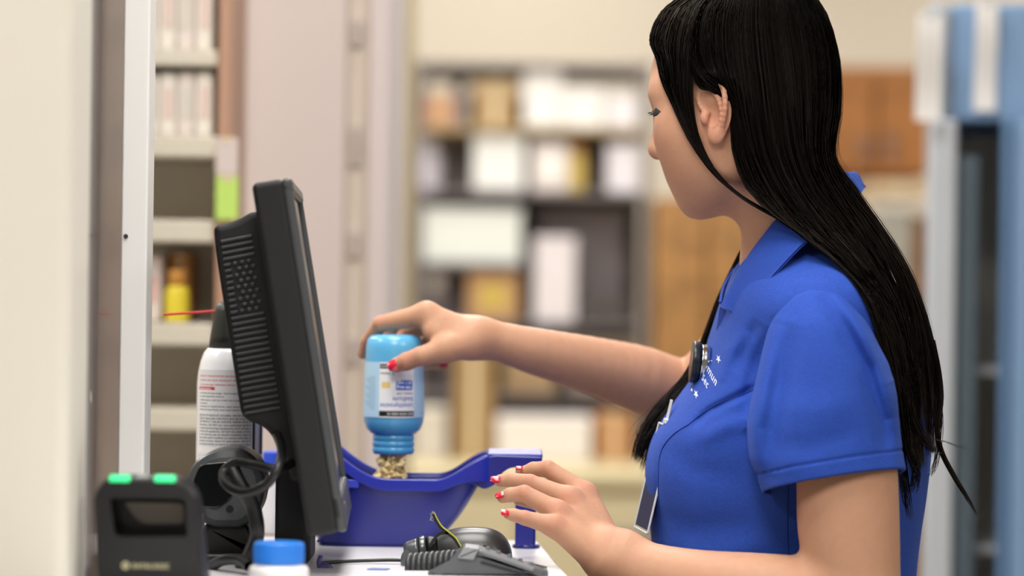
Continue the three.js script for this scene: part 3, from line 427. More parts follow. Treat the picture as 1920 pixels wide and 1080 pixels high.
{ // monitor, seen from its near side, leaning back
  const d = 2.85, s = FPX / d, foot = P(612, 1003, d), up = P(507, 338, d).sub(foot).normalize(); const yaw = 0.04;
  const t = thing('monitor', 'black flat desktop monitor seen edge on with vented back', 'monitor', V(foot.x, TOP, foot.z));
  const w0 = V(-Math.sin(yaw), 0, -Math.cos(yaw)), n = up.clone().cross(w0).negate().normalize(); if (n.x < 0) n.negate(); const w = n.clone().cross(up).normalize(); if (w.z > 0) w.negate();
  // local axes: n towards the screen side, up along the panel, w away from the camera
  const flip = n.clone().cross(up).dot(w) > 0 ? 1 : -1, L = new THREE.Group(); // shapes are built in (n, up, w) and moved by this matrix
  const mat = basis(n, up, w.clone().multiplyScalar(1), foot.clone().sub(t.position)), put = (g) => { g = g.clone().applyMatrix4(mat); if (flip < 0 && g.index) { const a = g.index.array; for (let i = 0; i < a.length; i += 3) [a[i], a[i + 1]] = [a[i + 1], a[i]]; } else if (flip < 0) { for (const k of Object.keys(g.attributes)) { const at = g.attributes[k], z = at.itemSize, q = at.array; for (let i = 0; i < at.count; i += 3) for (let c = 0; c < z; c++) { const A = i * z + c, B = (i + 1) * z + c; [q[A], q[B]] = [q[B], q[A]]; } } } return g; };
  const loc = (px, py, dd = d) => { const p = P(px, py, dd).sub(foot); return [p.dot(n), p.dot(up)]; };
  const H = P(507, 338, d).distanceTo(foot), W = 0.322, th = 0.0365;
  const box = (n0, n1, u0, u1, w0_, w1_, r = 0.003) => put(rbox(n1 - n0, u1 - u0, w1_ - w0_, r, 3).translate((n0 + n1) / 2, (u0 + u1) / 2, (w0_ + w1_) / 2));
  part('rear_shell', box(-th / 2, th / 2 - 0.006, 0, H, 0, W, 0.006), blackMatt, t);
  const bz = part('bezel', [box(th / 2 - 0.008, th / 2 + 0.002, 0, 0.036, 0.001, W - 0.001, 0.004), box(th / 2 - 0.008, th / 2 + 0.002, H - 0.014, H, 0.001, W - 0.001, 0.004), box(th / 2 - 0.008, th / 2 + 0.001, 0.01, H - 0.004, 0.001, 0.014, 0.004), box(th / 2 - 0.008, th / 2 + 0.001, 0.01, H - 0.004, W - 0.015, W - 0.001, 0.004)], M(0x47494b, 0.4), t);
  part('screen', box(th / 2 - 0.009, th / 2 - 0.0035, 0.02, H - 0.012, 0.012, W - 0.012, 0.001), M(0x15171a, 0.18), t);
  part('button', box(th / 2 + 0.001, th / 2 + 0.0035, 0.02, 0.026, 0.03, 0.042, 0.001), greyPlastic, bz);
  // rear housing, a bulge with curved top and foot
  const prof = [[470, 398, 0.004], [440, 416, 0.02], [401, 424, 0.006], [404, 470, 0.01], [454, 786, 0.012], [500, 800, 0.02], [528, 850, 0.02], [548, 905, 0.006], [600, 900, 0], [510, 395, 0]].map(([x, y, r]) => [...loc(x, y, 2.93), r]);
  const eh = extrude(outline(prof), 0.2, 0.006).translate(0, 0, 0.075), rh = part('rear_housing', put(eh), blackMatt, t);
  // vents on its near side: ribs, and a field of staggered studs
  const ribM = M(0x37393b, 0.5), a0 = loc(401, 424, 2.93), a1 = loc(454, 786, 2.93);
  for (let i = 0; i < 30; i++) {
    const q = (i + 0.7) / 31, py = lerp(440, 784, q), xl = lerp(408, 456, q) + 4, xr = lerp(478, 536, q) - 6, A = loc(xl, py + 6, 2.925), B = loc(xr, py - 6, 2.925), len = Math.hypot(B[0] - A[0], B[1] - A[1]);
    if (i > 3 && i < 13) { for (let k = 0; k < 3; k++) { const f = (k + 0.5 + (i % 2) * 0.5) / 3.6, g = rbox(len * 0.17, 0.0042, 0.005, 0.002).rotateZ(Math.atan2(B[1] - A[1], B[0] - A[0])).translate(lerp(A[0], B[0], 0.25 + 0.75 * f), lerp(A[1], B[1], 0.25 + 0.75 * f), 0.075); part('vent_stud', put(g), ribM, rh); } const g = rbox(len * 0.24, 0.0032, 0.005, 0.0014).rotateZ(Math.atan2(B[1] - A[1], B[0] - A[0])).translate(lerp(A[0], B[0], 0.12), lerp(A[1], B[1], 0.12), 0.075); part('vent_rib', put(g), ribM, rh); continue; }
    const g = rbox(len, 0.0032, 0.005, 0.0014, 2).rotateZ(Math.atan2(B[1] - A[1], B[0] - A[0])).translate((A[0] + B[0]) / 2, (A[1] + B[1]) / 2, 0.075); part('vent_rib', put(g), ribM, rh);
  }
  // stand: neck and foot plate
  const nb = P(562, 925, 3.02).sub(t.position), ne = onTop(564, 3.02).sub(t.position);
  part('neck', moved(rbox(0.036, nb.y + 0.03, 0.08, 0.008, 3), ne.x - 0.002, (nb.y + 0.03) / 2, ne.z), blackMatt, t);
  part('stand_base', extrude(outline([[-0.028, -0.09], [0.016, -0.09], [0.016, 0.09], [-0.028, 0.09]], 0.02), 0.012, 0.003).rotateX(-Math.PI / 2).translate(ne.x - 0.004, 0, ne.z), blackMatt, t);
}
// a blue cap and white neck showing below the monitor, behind it
jarOnTop('dispensing_bottle', 'small white bottle with a bright blue lid just behind the monitor base', 522, 3.34, 24, 846, 878, M(0xe8e8ec, 0.35), M(0x2f56d8, 0.35));
function jarOnTop(name, label, px, d, hw, ycap0, ycap1, m, capM) {
  const s = d / FPX, t = thing(name, label, 'bottle', onTop(px, d)), h = P(px, ycap1, d).y - TOP, hc = P(px, ycap0, d).y - TOP, r = hw * s;
  part('bottle_body', lathe([[0, 0], [r * 1.05, 0], [r * 1.2, 0.003], [r * 1.2, h * 0.72], [r * 1.15, h * 0.86], [r * 0.95, h * 0.97], [r * 0.9, h], [0, h]], 48), m, t);
  const ridges = [[0, h]]; ridges.push([r * 0.98, h], [r, h + 0.001], [r, hc - 0.002], [r * 0.96, hc - 0.0004], [r * 0.9, hc], [0, hc]);
  const c = part('bottle_cap', lathe(ridges, 48), capM, t);
  for (let i = 0; i < 36; i++) { const a = i / 36 * 2 * Math.PI, g = rbox(0.0006, (hc - h) * 0.75, 0.0009, 0.0003, 1).translate(0, (h + hc) / 2 - 0.0006, r).rotateY(a); part('grip_rib', g, capM, c); }
  return t;
}
jarOnTop('tablet_bottle', 'white plastic bottle with a bright blue screw cap in front, cut by the lower edge', 530, 2.74, 47, 1016, 1056, M(0xf0efee, 0.35), M(0x2a7fe0, 0.35));
{ // presentation scanner in front at left
  const d = 2.66, s = d / FPX, base = onTop(290, d), t = thing('barcode_scanner', 'black presentation barcode scanner with two glowing green lights on top', 'scanner', base);
  const sh = (x, y) => [(x - 290) * s, P(290, y, d).y - TOP - 0 + 0 * x];
  const L = (a) => a.map(([x, y, r]) => [...sh(x, y), r * s]);
  const body = outline(L([[196, 1135, 6], [182, 925, 34], [206, 895, 26], [340, 893, 30], [374, 925, 30], [398, 1135, 6]])); const hole = outline(L([[204, 924, 20], [362, 924, 20], [370, 1012, 20], [218, 1014, 20]])); body.holes.push(hole);
  part('scanner_body', extrude(body, 0.055, 0.004), M(0x191a1b, 0.42), t, V(0, 0, -0.045));
  part('recess', [extrude(outline(L([[200, 924, 10], [366, 924, 10], [374, 1014, 10], [212, 1016, 10]])), 0.004, 0.001).translate(0, 0, -0.03)], M(0x17181a, 0.3), t);
  part('window', extrude(outline(L([[232, 944, 12], [346, 944, 12], [350, 984, 12], [262, 986, 22]])), 0.003, 0.001).translate(0, 0, -0.02), M(0x6e675e, 0.15, { clearcoat: 1 }), t);
  for (const x of [232, 316]) part('led_light', rbox(40 * s, 0.0075, 0.012, 0.002, 3).rotateX(-0.7), new THREE.MeshStandardMaterial({ color: 0x22aa66, roughness: 0.4, emissive: 0x1fe58a, emissiveIntensity: 1.1 }), t, V((x - 290) * s, P(290, 902, d).y - TOP + (x < 260 ? -0.0004 : 0), 0.0045));
  part('speaker_grille', rbox(22 * s, 0.003, 0.012, 0.0012), M(0x9ba19d, 0.5), t, V((274 - 290) * s, P(290, 894, d).y - TOP, 0.003));
  const font = await new FontLoader().loadAsync('fonts/droid/droid_sans_bold.typeface.json'), txt = new TextGeometry('DATALOGIC', { font, size: 0.0042, depth: 0.0004, curveSegments: 3 }); txt.computeBoundingBox(); txt.scale(40e-3 * 0.82 / txt.boundingBox.max.x, 1, 1);
  const lm = M(0xc9c39a, 0.5), lg = part('lettering', txt, lm, t, V((257 - 290) * s, P(290, 1064, d).y - TOP, 0.0101)); part('emblem', [new THREE.TorusGeometry(0.0026, 0.0009, 8, 24), new THREE.SphereGeometry(0.0012, 12, 8)], lm, lg, V(-0.0055, 0.0022, 0.0002));
  part('scanner_base', extrude(outline([[-0.05, -0.05], [0.05, -0.05], [0.05, 0.04], [-0.05, 0.04]], 0.02), 0.012, 0.003).rotateX(-Math.PI / 2), blackMatt, t, V(0, 0, -0.02));
}
{ // second scanner behind it: a hood with a dark glossy face
  const d = 3.0, s = d / FPX, base = onTop(435, d), t = thing('handset_scanner', 'grey hooded scanner with a dark glossy face behind the front scanner', 'scanner', base);
  const sh = (a) => a.map(([x, y, r]) => [(x - 435) * s, P(435, y, d).y - TOP, r * s]);
  part('hood', extrude(outline(sh([[352, 905, 20], [372, 862, 22], [410, 841, 22], [462, 838, 26], [492, 862, 26], [506, 900, 20], [496, 955, 26], [468, 986, 18], [404, 988, 20], [362, 960, 20]])), 0.085, 0.016), M(0x4a4d50, 0.4), t, V(0, 0, -0.06));
  part('face', extrude(outline(sh([[372, 900, 8], [384, 868, 14], [440, 862, 14], [456, 880, 8], [446, 930, 14], [420, 950, 10], [384, 948, 10]])), 0.004, 0.0014), M(0x121416, 0.15, { clearcoat: 0.8 }), t, V(0, 0, 0.0235));
  part('trigger_port', new THREE.CylinderGeometry(0.0036, 0.0036, 0.003, 20).rotateX(Math.PI / 2), M(0x050505, 0.6), t, V((441 - 435) * s, P(435, 951, d).y - TOP, 0.0252));
  part('latch', rbox(0.009, 0.014, 0.006, 0.002), M(0x777b7e, 0.35), t, V((386 - 435) * s, P(435, 972, d).y - TOP, 0.0255));
  part('stem', extrude(outline(sh([[392, 980, 10], [470, 980, 10], [500, 1042, 4], [372, 1042, 4]])), 0.05, 0.006), black, t, V(0, 0, -0.04));
  part('scanner_base', extrude(outline([[-0.05, -0.045], [0.05, -0.045], [0.05, 0.045], [-0.05, 0.045]], 0.025), 0.01, 0.003).rotateX(-Math.PI / 2), black, t, V(0, 0, -0.015));
}
{ // cables
  const c = (pts, r, name, label, m = cableM, seg = 90) => { const base = P(...pts[0]), t = tag(part(name, tube(pts.map((p) => P(...p).sub(base)), r, seg, 10), m, scene, base), label, 'cable'); return t; };
  c([[548, 868, 2.9], [522, 880, 2.88], [480, 872, 2.89], [440, 868, 2.9], [420, 884, 2.9], [424, 908, 2.88], [460, 924, 2.86], [500, 908, 2.85], [520, 880, 2.85], [528, 845, 2.88], [518, 812, 2.93]], 0.0046, 'looped_cable', 'thick grey cable looping out below the monitor back');
  c([[432, 872, 2.905], [448, 905, 2.9], [474, 950, 2.9], [482, 1000, 2.9], [468, 1040, 2.92], [454, 1062, 2.94]], 0.0075, 'hanging_cord', 'dark heavy cord dropping from the loop to the counter');
  c([[396, 1062, 2.92], [420, 1050, 2.9], [450, 1050, 2.88], [468, 1062, 2.86]], 0.0055, 'cord_end', 'short black cord end lying on the counter beside the tablet bottle');
  c([[598, 1056, 2.98], [640, 1053, 2.99], [690, 1051, 3.0], [740, 1050, 3.0], [764, 1051, 3.0]], 0.0018, 'thin_cable', 'thin black cable lying straight across the white counter');
  const pts = []; for (let i = 0; i <= 330; i++) { const q = i / 330, a = q * 10 * 2 * Math.PI, ax = P(lerp(770, 872, q), lerp(1066, 1052, q), 2.95), r = 0.0125 - 0.003 * q; pts.push(ax.add(V(-0.004 * Math.sin(a), Math.cos(a) * r, Math.sin(a) * r))); }
  const b = pts[0].clone(); tag(part('coiled_cable', new THREE.TubeGeometry(new THREE.CatmullRomCurve3(pts.map((p) => p.sub(b))), 700, 0.0029, 8), M(0x3b3d3f, 0.35), scene, b), 'coiled grey handset cable at the front of the mouse', 'cable');
}
{ // connector, tie, mouse and the grey device
  const a = P(758, 1036, 3.02), b = P(822, 1028, 3.02), dir = b.clone().sub(a), len = dir.length(), t = thing('cable_connector', 'shiny dark grey round cable connector beside the coiled cable', 'connector', a); t.quaternion.setFromUnitVectors(V(0, 1, 0), dir.normalize());
  part('connector_body', lathe([[0, 0], [0.009, 0], [0.011, 0.004], [0.0125, 0.012], [0.0125, len * 0.45], [0, len * 0.45]], 32), M(0x6a6d70, 0.2, { metalness: 0.4 }), t);
  part('collar_ring', lathe([[0, len * 0.45], [0.0138, len * 0.45], [0.0142, len * 0.5], [0.0142, len * 0.62], [0.013, len * 0.66], [0, len * 0.66]], 32), M(0x55585a, 0.22, { metalness: 0.4 }), t);
  part('strain_relief', lathe([[0, len * 0.66], [0.0125, len * 0.66], [0.0132, len * 0.78], [0.012, len * 0.9], [0.0128, len], [0, len * 1.02]], 32), black, t);
  const f = tag(part('wrapped_lead', tube([[770, 1034], [762, 1044], [761, 1056], [768, 1066]].map(([x, y]) => P(x, y, 2.985).sub(P(772, 1062, 2.985))), 0.0052, 40, 12), M(0x5a5d60, 0.25), scene, P(772, 1062, 2.985)), 'thick grey lead bending round the connector', 'cable');
}
{
  const ribbon = (pts, w, th) => { const c = new THREE.CatmullRomCurve3(pts), N = 30, pos = [], idx = []; for (let i = 0; i <= N; i++) { const p = c.getPoint(i / N), tn = c.getTangent(i / N), s = tn.clone().cross(V(0, 0, 1)).normalize(); for (const [a, z] of [[th, w], [th, -w], [-th, -w], [-th, w]]) pos.push(p.x + s.x * a, p.y + s.y * a, p.z + z); } for (let i = 0; i < N; i++) for (let k = 0; k < 4; k++) { const A = i * 4 + k, B = i * 4 + (k + 1) % 4; idx.push(A, B, A + 4, B, B + 4, A + 4); } idx.push(0, 2, 1, 0, 3, 2, N * 4, N * 4 + 1, N * 4 + 2, N * 4, N * 4 + 2, N * 4 + 3); const g = new THREE.BufferGeometry(); g.setAttribute('position', new THREE.Float32BufferAttribute(pos, 3)); g.setIndex(idx); const h = g.toNonIndexed(); h.computeVertexNormals(); return h; };
  const base = P(858, 1022, 3.0), t = thing('cable_tie', 'black hook and loop cable tie with a frayed yellow edge standing up', 'cable tie', base), L = (a, d = 3.0) => a.map(([x, y]) => P(x, y, d).sub(base));
  const st = L([[862, 1026], [852, 1010], [838, 998], [826, 988], [818, 976], [812, 963]]);
  part('strap', ribbon(st, 0.006, 0.0013), M(0x1d1e1c, 0.8), t); part('second_strap', ribbon(L([[806, 1024], [816, 1008], [826, 1000], [840, 999]]), 0.006, 0.0013), M(0x1d1e1c, 0.8), t);
  part('yellow_edge', tube(st.slice(0).map((p) => p.clone().add(V(0.0014, 0.0012, 0.0055))), 0.0008, 40, 6), M(0xc6c63c, 0.8), t, undefined, 'yellow stitched edge');
  const fr = []; seed = 5; for (let i = 0; i < 26; i++) { const p = P(812 + rr(-3, 3), 964 + rr(-2, 14), 3.0 + rr(-0.005, 0.005)).sub(base); fr.push(tube([p, p.clone().add(V(rr(-0.002, 0.001), rr(0, 0.002), 0)), p.clone().add(V(rr(-0.003, 0.002), rr(0, 0.003), 0.001))], 0.0002, 4, 4)); } part('frayed_end', fr, M(0xc9c9c4, 0.9), t);
}
{
  const d = 3.07, c = onTop(880, d), s = d / FPX, t = thing('computer_mouse', 'black rounded computer mouse lying between tray and grey device', 'mouse', c), top = P(880, 988, d).y - TOP, hw = 88 * s;
  const f = (x, y, z) => { const u = x / hw, q = y / top, w = z / 0.032, lean = u * 0.9 > 0 ? 1 : 1; const h = 1 - Math.pow(Math.abs((x - 0.006) / (x > 0.006 ? hw - 0.006 : hw + 0.004)), x > 0.006 ? 3.2 : 2.0); const e = Math.pow(Math.abs(w), 2.6); const roof = top * Math.pow(Math.max(h - e, 0), 0.5); let dd = (y - roof) * 0.62; if (h - e < 0) dd = Math.max(dd, Math.min(0.02, -(h - e) * 0.02)); dd = Math.max(dd, -y); const seam = Math.max(Math.abs(y - top * (0.42 + 0.1 * u)) - 0.0005, -1); return Math.max(dd, Math.min(0.0012, 0.001 - seam) - 0.0009 + dd > 0 && dd > -0.001 ? dd + Math.max(0, 0.0007 - Math.abs(y - top * (0.42 + 0.06 * u))) : dd); };
  part('mouse_shell', meshField(f, V(-hw - 0.01, -0.004, -0.042), V(hw + 0.01, top + 0.008, 0.042), 0.0016), M(0x2b2d2e, 0.33, { clearcoat: 0.2, clearcoatRoughness: 0.3 }), t);
}
{
  const d = 2.9, o = P(920, 1090, d), sd = d / FPX, t = thing('handheld_device', 'grey ribbed handheld radio device leaning at the front of the counter', 'device', o), gm = M(0x5a5d60, 0.38), lt = M(0x76797d, 0.35);
  const L = (a) => outline(a.map(([x, y, r]) => { const p = P(x, y, d).sub(o); return [p.x, p.y, (r ?? 4) * sd]; })), floorY = 540 + (EYE.y - TOP - 0.001) / sd;
  part('device_body', extrude(L([[868, 1026, 4], [904, 1030, 6], [1004, 1066, 8], [1030, floorY, 4], [800, floorY, 4], [836, 1064, 6]]), 0.05, 0.004), gm, t, V(0, 0, -0.04));
  part('end_block', extrude(L([[872, 1022, 3], [900, 1026, 3], [888, 1048, 3], [858, 1044, 3]]), 0.036, 0.0015), M(0x8d9093, 0.35), t, V(0, 0, -0.022));
  part('top_edge', extrude(L([[906, 1030, 2], [1002, 1064, 2], [999, 1070, 2], [903, 1037, 2]]), 0.046, 0.002), lt, t, V(0, 0, -0.03));
  part('groove', extrude(L([[902, 1050, 2], [998, 1078, 2], [996, 1082, 2], [900, 1054, 2]]), 0.003, 0.0008), M(0x2c2e30, 0.5), t, V(0, 0, 0.0085));
  for (let i = 0; i < 5; i++) { const p = P(lerp(914, 996, i / 4), lerp(1031, 1060, i / 4), d - 0.0).sub(o); part('stud', new THREE.CylinderGeometry(0.002, 0.0026, 0.004, 14).translate(p.x, p.y, -0.012), lt, t); }
}
{ // small scraps on the counter
  const s1 = P(606, 1062, 2.95); tag(part('twist_scrap', [tube([[600, 1068], [598, 1054], [602, 1042]].map(([x, y]) => P(x, y, 2.95).sub(s1)), 0.0022, 16, 8), new THREE.TorusGeometry(0.006, 0.0035, 10, 24).translate(0.002, -0.006, 0)], M(0x55508c, 0.5), scene, s1), 'small curled purple plastic scrap right of the white tablet bottle', 'scrap');
  const s2 = onTop(716, 2.94); tag(part('blue_scrap', extrude(outline([[-0.011, -0.006], [0.008, -0.008], [0.012, 0.004], [-0.006, 0.007]], 0.002), 0.0012, 0.0004).rotateX(-Math.PI / 2), M(0x6f84b8, 0.5), scene, s2), 'flat pale blue scrap of plastic on the counter front', 'scrap');
}

// ---------------------------------------------------------------- the woman
const D0 = 3.1, S0 = D0 / FPX;
const skinAt = (base) => base;
const skinM = M(0xffffff, 0.5, { vertexColors: true, specularIntensity: 0.35, sheen: 0.15, sheenColor: new THREE.Color(0xffd8c8), sheenRoughness: 0.6 });
const knit = texture(128, 128, (x, y) => { const a = Math.sin(x / 128 * Math.PI * 2 * 16), b = Math.sin((y + (Math.floor(x / 8) % 2) * 4) / 128 * Math.PI * 2 * 16); return [128 + 50 * a * b + 40 * noise3(x / 2, y / 2, 3)]; });
const heather = texture(256, 256, (x, y) => { const n = 205 + 30 * noise3(x / 2.2, y / 1.1, 3) + 20 * noise3(x / 9, y / 5, 6); return [n, n, n]; }, true);
const shirtM = M(0x2453c4, 0.85, { map: rep(heather, 14), bumpMap: rep(knit, 110), bumpScale: 0.00035, sheen: 0.5, sheenColor: new THREE.Color(0x6f93e8), sheenRoughness: 0.5 });
const nailM = M(0xd8203c, 0.18, { clearcoat: 0.8, clearcoatRoughness: 0.08 });

// head frame: f forwards, u up, l to her left (towards the camera)
const YAW = 0.47, PITCH = 0.21, HO = P(1400, 215, 3.10);
const hf = V(-Math.cos(YAW) * Math.cos(PITCH), -Math.sin(PITCH), -Math.sin(YAW) * Math.cos(PITCH)), hl = V(-Math.sin(YAW), 0, Math.cos(YAW)), hu = hl.clone().cross(hf).normalize(); if (hu.y < 0) hu.negate();
const HW = (f, u, l) => HO.clone().addScaledVector(hf, f).addScaledVector(hu, u).addScaledVector(hl, l);
const inHead = (g) => (x, y, z) => { x -= HO.x; y -= HO.y; z -= HO.z; return g(x * hf.x + y * hf.y + z * hf.z, x * hu.x + y * hu.y + z * hu.z, x * hl.x + y * hl.y + z * hl.z); };
const cranium = ellipsoid(V(-0.005, 0.045, 0), V(0.096, 0.087, 0.074));
const faceParts = [cranium, ellipsoid(V(0.032, -0.009, 0), V(0.057, 0.083, 0.060)), ellipsoid(V(0.012, -0.035, 0), V(0.052, 0.05, 0.056))];
const jaw = union([-1, 1].map((s) => union([cone(V(0.012, -0.052, s * 0.046), V(0.060, -0.075, s * 0.018), 0.016, 0.015), cone(V(0.01, -0.02, s * 0.055), V(0.012, -0.052, s * 0.046), 0.013, 0.016)], 0.02)), 0.02);
const cheeks = union([-1, 1].map((s) => union([sphere(V(0.058, -0.008, s * 0.041), 0.023), sphere(V(0.051, -0.041, s * 0.03), 0.029)], 0.03)), 0.02);
const muzzle = union([ellipsoid(V(0.070, -0.047, 0), V(0.022, 0.026, 0.030)), sphere(V(0.073, -0.077, 0), 0.0145)], 0.02);
const brow = union([-1, 1].map((s) => cone(V(0.080, 0.034, s * 0.012), V(0.066, 0.036, s * 0.043), 0.013, 0.012)), 0.01);
const nose = union([cone(V(0.0915, 0.022, 0), V(0.103, -0.011, 0), 0.0075, 0.0085), sphere(V(0.1035, -0.0145, 0), 0.0092), sphere(V(0.094, -0.019, 0.0115), 0.0078), sphere(V(0.094, -0.019, -0.0115), 0.0078)], 0.010);
const eyes = union([-1, 1].map((s) => sphere(V(0.071, 0.017, s * 0.032), 0.0145)));
const sockets = union([-1, 1].map((s) => sphere(V(0.100, 0.014, s * 0.033), 0.016)));
const lips = union([ellipsoid(V(0.088, -0.040, 0), V(0.008, 0.0045, 0.02)), ellipsoid(V(0.086, -0.050, 0), V(0.0085, 0.005, 0.018))], 0.002);
const nostrils = union([-1, 1].map((s) => ellipsoid(V(0.098, -0.0255, s * 0.007), V(0.005, 0.004, 0.0028))));
const headLocal = (f, u, l) => {
  let d = faceParts[0](f, u, l); d = smin(d, faceParts[1](f, u, l), 0.04); d = smin(d, faceParts[2](f, u, l), 0.03); d = smin(d, jaw(f, u, l), 0.022);
  if (d > 0.08) return d - 0.02;
  d = smin(d, cheeks(f, u, l), 0.028); d = smin(d, muzzle(f, u, l), 0.02); d = smin(d, brow(f, u, l), 0.018); d = smax(d, -sockets(f, u, l), 0.02); d = smin(d, eyes(f, u, l), 0.004); d = smin(d, nose(f, u, l), 0.010); d = smin(d, lips(f, u, l), 0.004); d = smax(d, -nostrils(f, u, l), 0.003);
  return d;
};
// ear in its own plane: e1 backwards along the ear, e2 up, e3 outwards
const earAxes = { o: V(0.004, 0.0005, 0.0745), a: V(-0.97, 0.05, 0.2).normalize() }; earAxes.b = V(-0.12, 0.99, -0.1).addScaledVector(earAxes.a, 0); earAxes.c = earAxes.a.clone().cross(earAxes.b).normalize(); if (earAxes.c.z < 0) earAxes.c.negate(); earAxes.b = earAxes.c.clone().cross(earAxes.a).normalize(); if (earAxes.b.y < 0) earAxes.b.negate();
const E3 = (a) => a.map(([x, y, z]) => V(x / 1000, y / 1000, (z ?? 0) / 1000));
const earRim = (() => { const c = new THREE.CatmullRomCurve3(E3([[-8, -1, 1], [-13, 6, 2], [-14, 16, 2.5], [-8, 26, 3], [1, 31.5, 3.5], [11, 29, 4.5], [17.5, 20, 5.5], [19, 8, 6], [16.5, -4, 5.5], [11.5, -14, 4], [6, -22, 2], [1, -27, 1]])), N = 22, p = c.getPoints(N); return chain(p, p.map((_, i) => 0.0029 - 0.0006 * Math.abs(i / N - 0.3)), 0.001); })();
const earAnti = (() => { const c = new THREE.CatmullRomCurve3(E3([[-2, 22, 1], [5, 17, 2.5], [10, 8, 3], [10, -2, 3], [6, -11, 2.5], [0, -15, 2]])), p = c.getPoints(10); return chain(p, p.map(() => 0.0028), 0.001); })();
const earPlate = ellipsoid(V(0.003, 0.003, -0.002), V(0.0165, 0.028, 0.0034)), earLobe = ellipsoid(V(-0.002, -0.0245, 0.0015), V(0.0085, 0.0095, 0.0042)), earTragus = ellipsoid(V(-0.0115, -0.005, 0.003), V(0.0045, 0.0065, 0.004)), earConcha = ellipsoid(V(-0.001, -0.003, 0.004), V(0.0095, 0.012, 0.0075)), earScapha = ellipsoid(V(0.0, 0.0225, 0.004), V(0.008, 0.006, 0.004)), earRoot = ellipsoid(V(-0.006, 0, -0.006), V(0.009, 0.023, 0.006));
const earField = (x, y, z) => { let d = smin(earPlate(x, y, z), earRoot(x, y, z), 0.004); d = smin(d, earLobe(x, y, z), 0.008); d = smin(d, earAnti(x, y, z), 0.004); d = smax(d, -earConcha(x, y, z), 0.003); d = smax(d, -earScapha(x, y, z), 0.003); d = smin(d, earRim(x, y, z), 0.0025); return smin(d, earTragus(x, y, z), 0.003); };
const earLocal = (f, u, l) => { f -= earAxes.o.x; u -= earAxes.o.y; l -= earAxes.o.z; const { a, b, c } = earAxes; return earField(f * a.x + u * a.y + l * a.z, f * b.x + u * b.y + l * b.z, f * c.x + u * c.y + l * c.z); };
const neckW = union([cone(HW(-0.028, -0.045, 0), P(1478, 500, 3.125), 0.045, 0.045), cone(P(1478, 500, 3.125), P(1500, 600, 3.13), 0.045, 0.07)], 0.02);
const headW = inHead(headLocal), earW = inHead(earLocal);
const skullField = (x, y, z) => smin(headW(x, y, z), neckW(x, y, z), 0.028);
const headField = (x, y, z) => smin(skullField(x, y, z), earW(x, y, z), 0.003);

const limb = (pts, rs, n = 26) => { const c = new THREE.CatmullRomCurve3(pts, false, 'centripetal'), xs = pts.map((_, i) => i), q = Array.from({ length: n + 1 }, (_, i) => c.getPoint(i / n)), r = q.map((_, i) => spline(xs, rs, i / n * (pts.length - 1))); return union(q.slice(1).map((p, i) => cone(q[i], p, r[i], r[i + 1])), 0.0008); };
// arms: far arm with the bottle, near arm resting at the tray
const J = (px, py, d) => P(px, py, d);
const armFar = limb([J(895, 632, 3.268), J(940, 642, 3.275), J(1000, 658, 3.285), J(1100, 683, 3.31), J(1190, 708, 3.335), J(1300, 738, 3.36), J(1420, 640, 3.31)], [0.0205, 0.0215, 0.0252, 0.031, 0.0365, 0.040, 0.05]);
const shoulderNear = J(1560, 620, 2.985);
const armNear = union([limb([J(1160, 1050, 3.005), J(1215, 1076, 2.99), J(1300, 1098, 2.97), J(1420, 1117, 2.95), J(1520, 1130, 2.94), J(1608, 1140, 2.93)], [0.0275, 0.0312, 0.0355, 0.0415, 0.044, 0.042]), limb([J(1608, 1140, 2.93), J(1592, 1000, 2.945), J(1587, 880, 2.955), shoulderNear], [0.0415, 0.049, 0.0495, 0.053])], 0.012);
const fing = (pts, rs, k = 0.002) => chain(pts, rs.map((r) => r / 1000), k);
const handNear = (() => {
  const W = J(1154, 1046, 3.005), palm = union([cone(J(1140, 1024, 3.03), J(1097, 926, 3.055), 0.0165, 0.0118), cone(J(1134, 1034, 3.015), J(1068, 935, 3.035), 0.0165, 0.0118), cone(J(1128, 1044, 2.998), J(1046, 960, 3.008), 0.016, 0.0112), cone(J(1126, 1052, 2.985), J(1038, 986, 2.985), 0.0155, 0.0102), cone(W, J(1132, 1034, 3.005), 0.0275, 0.021)], 0.014);
  const F = [fing([J(1097, 926, 3.055), J(1027, 879, 3.065), J(1000, 880, 3.07), J(980, 886, 3.073)], [11.3, 8.6, 7.4, 6.2]), fing([J(1068, 935, 3.035), J(994, 905, 3.045), J(958, 900, 3.05), J(938, 901, 3.052)], [11.2, 8.4, 7.4, 6.3]), fing([J(1046, 960, 3.008), J(983, 925, 3.015), J(956, 928, 3.018), J(943, 932, 3.02)], [10.8, 8.2, 7.2, 6.1]), fing([J(1038, 986, 2.985), J(984, 971, 2.985), J(964, 966, 2.987), J(954, 964, 2.988)], [9.9, 7.2, 6.3, 5.6]), fing([J(1128, 1010, 3.045), J(1060, 960, 3.085), J(1010, 940, 3.09), J(975, 935, 3.085)], [14, 11, 9.5, 7.5])];
  return (x, y, z) => { let d = F[0](x, y, z); for (let i = 1; i < 5; i++) d = smin(d, F[i](x, y, z), 0.0015); return smin(d, palm(x, y, z), 0.007); };
})();
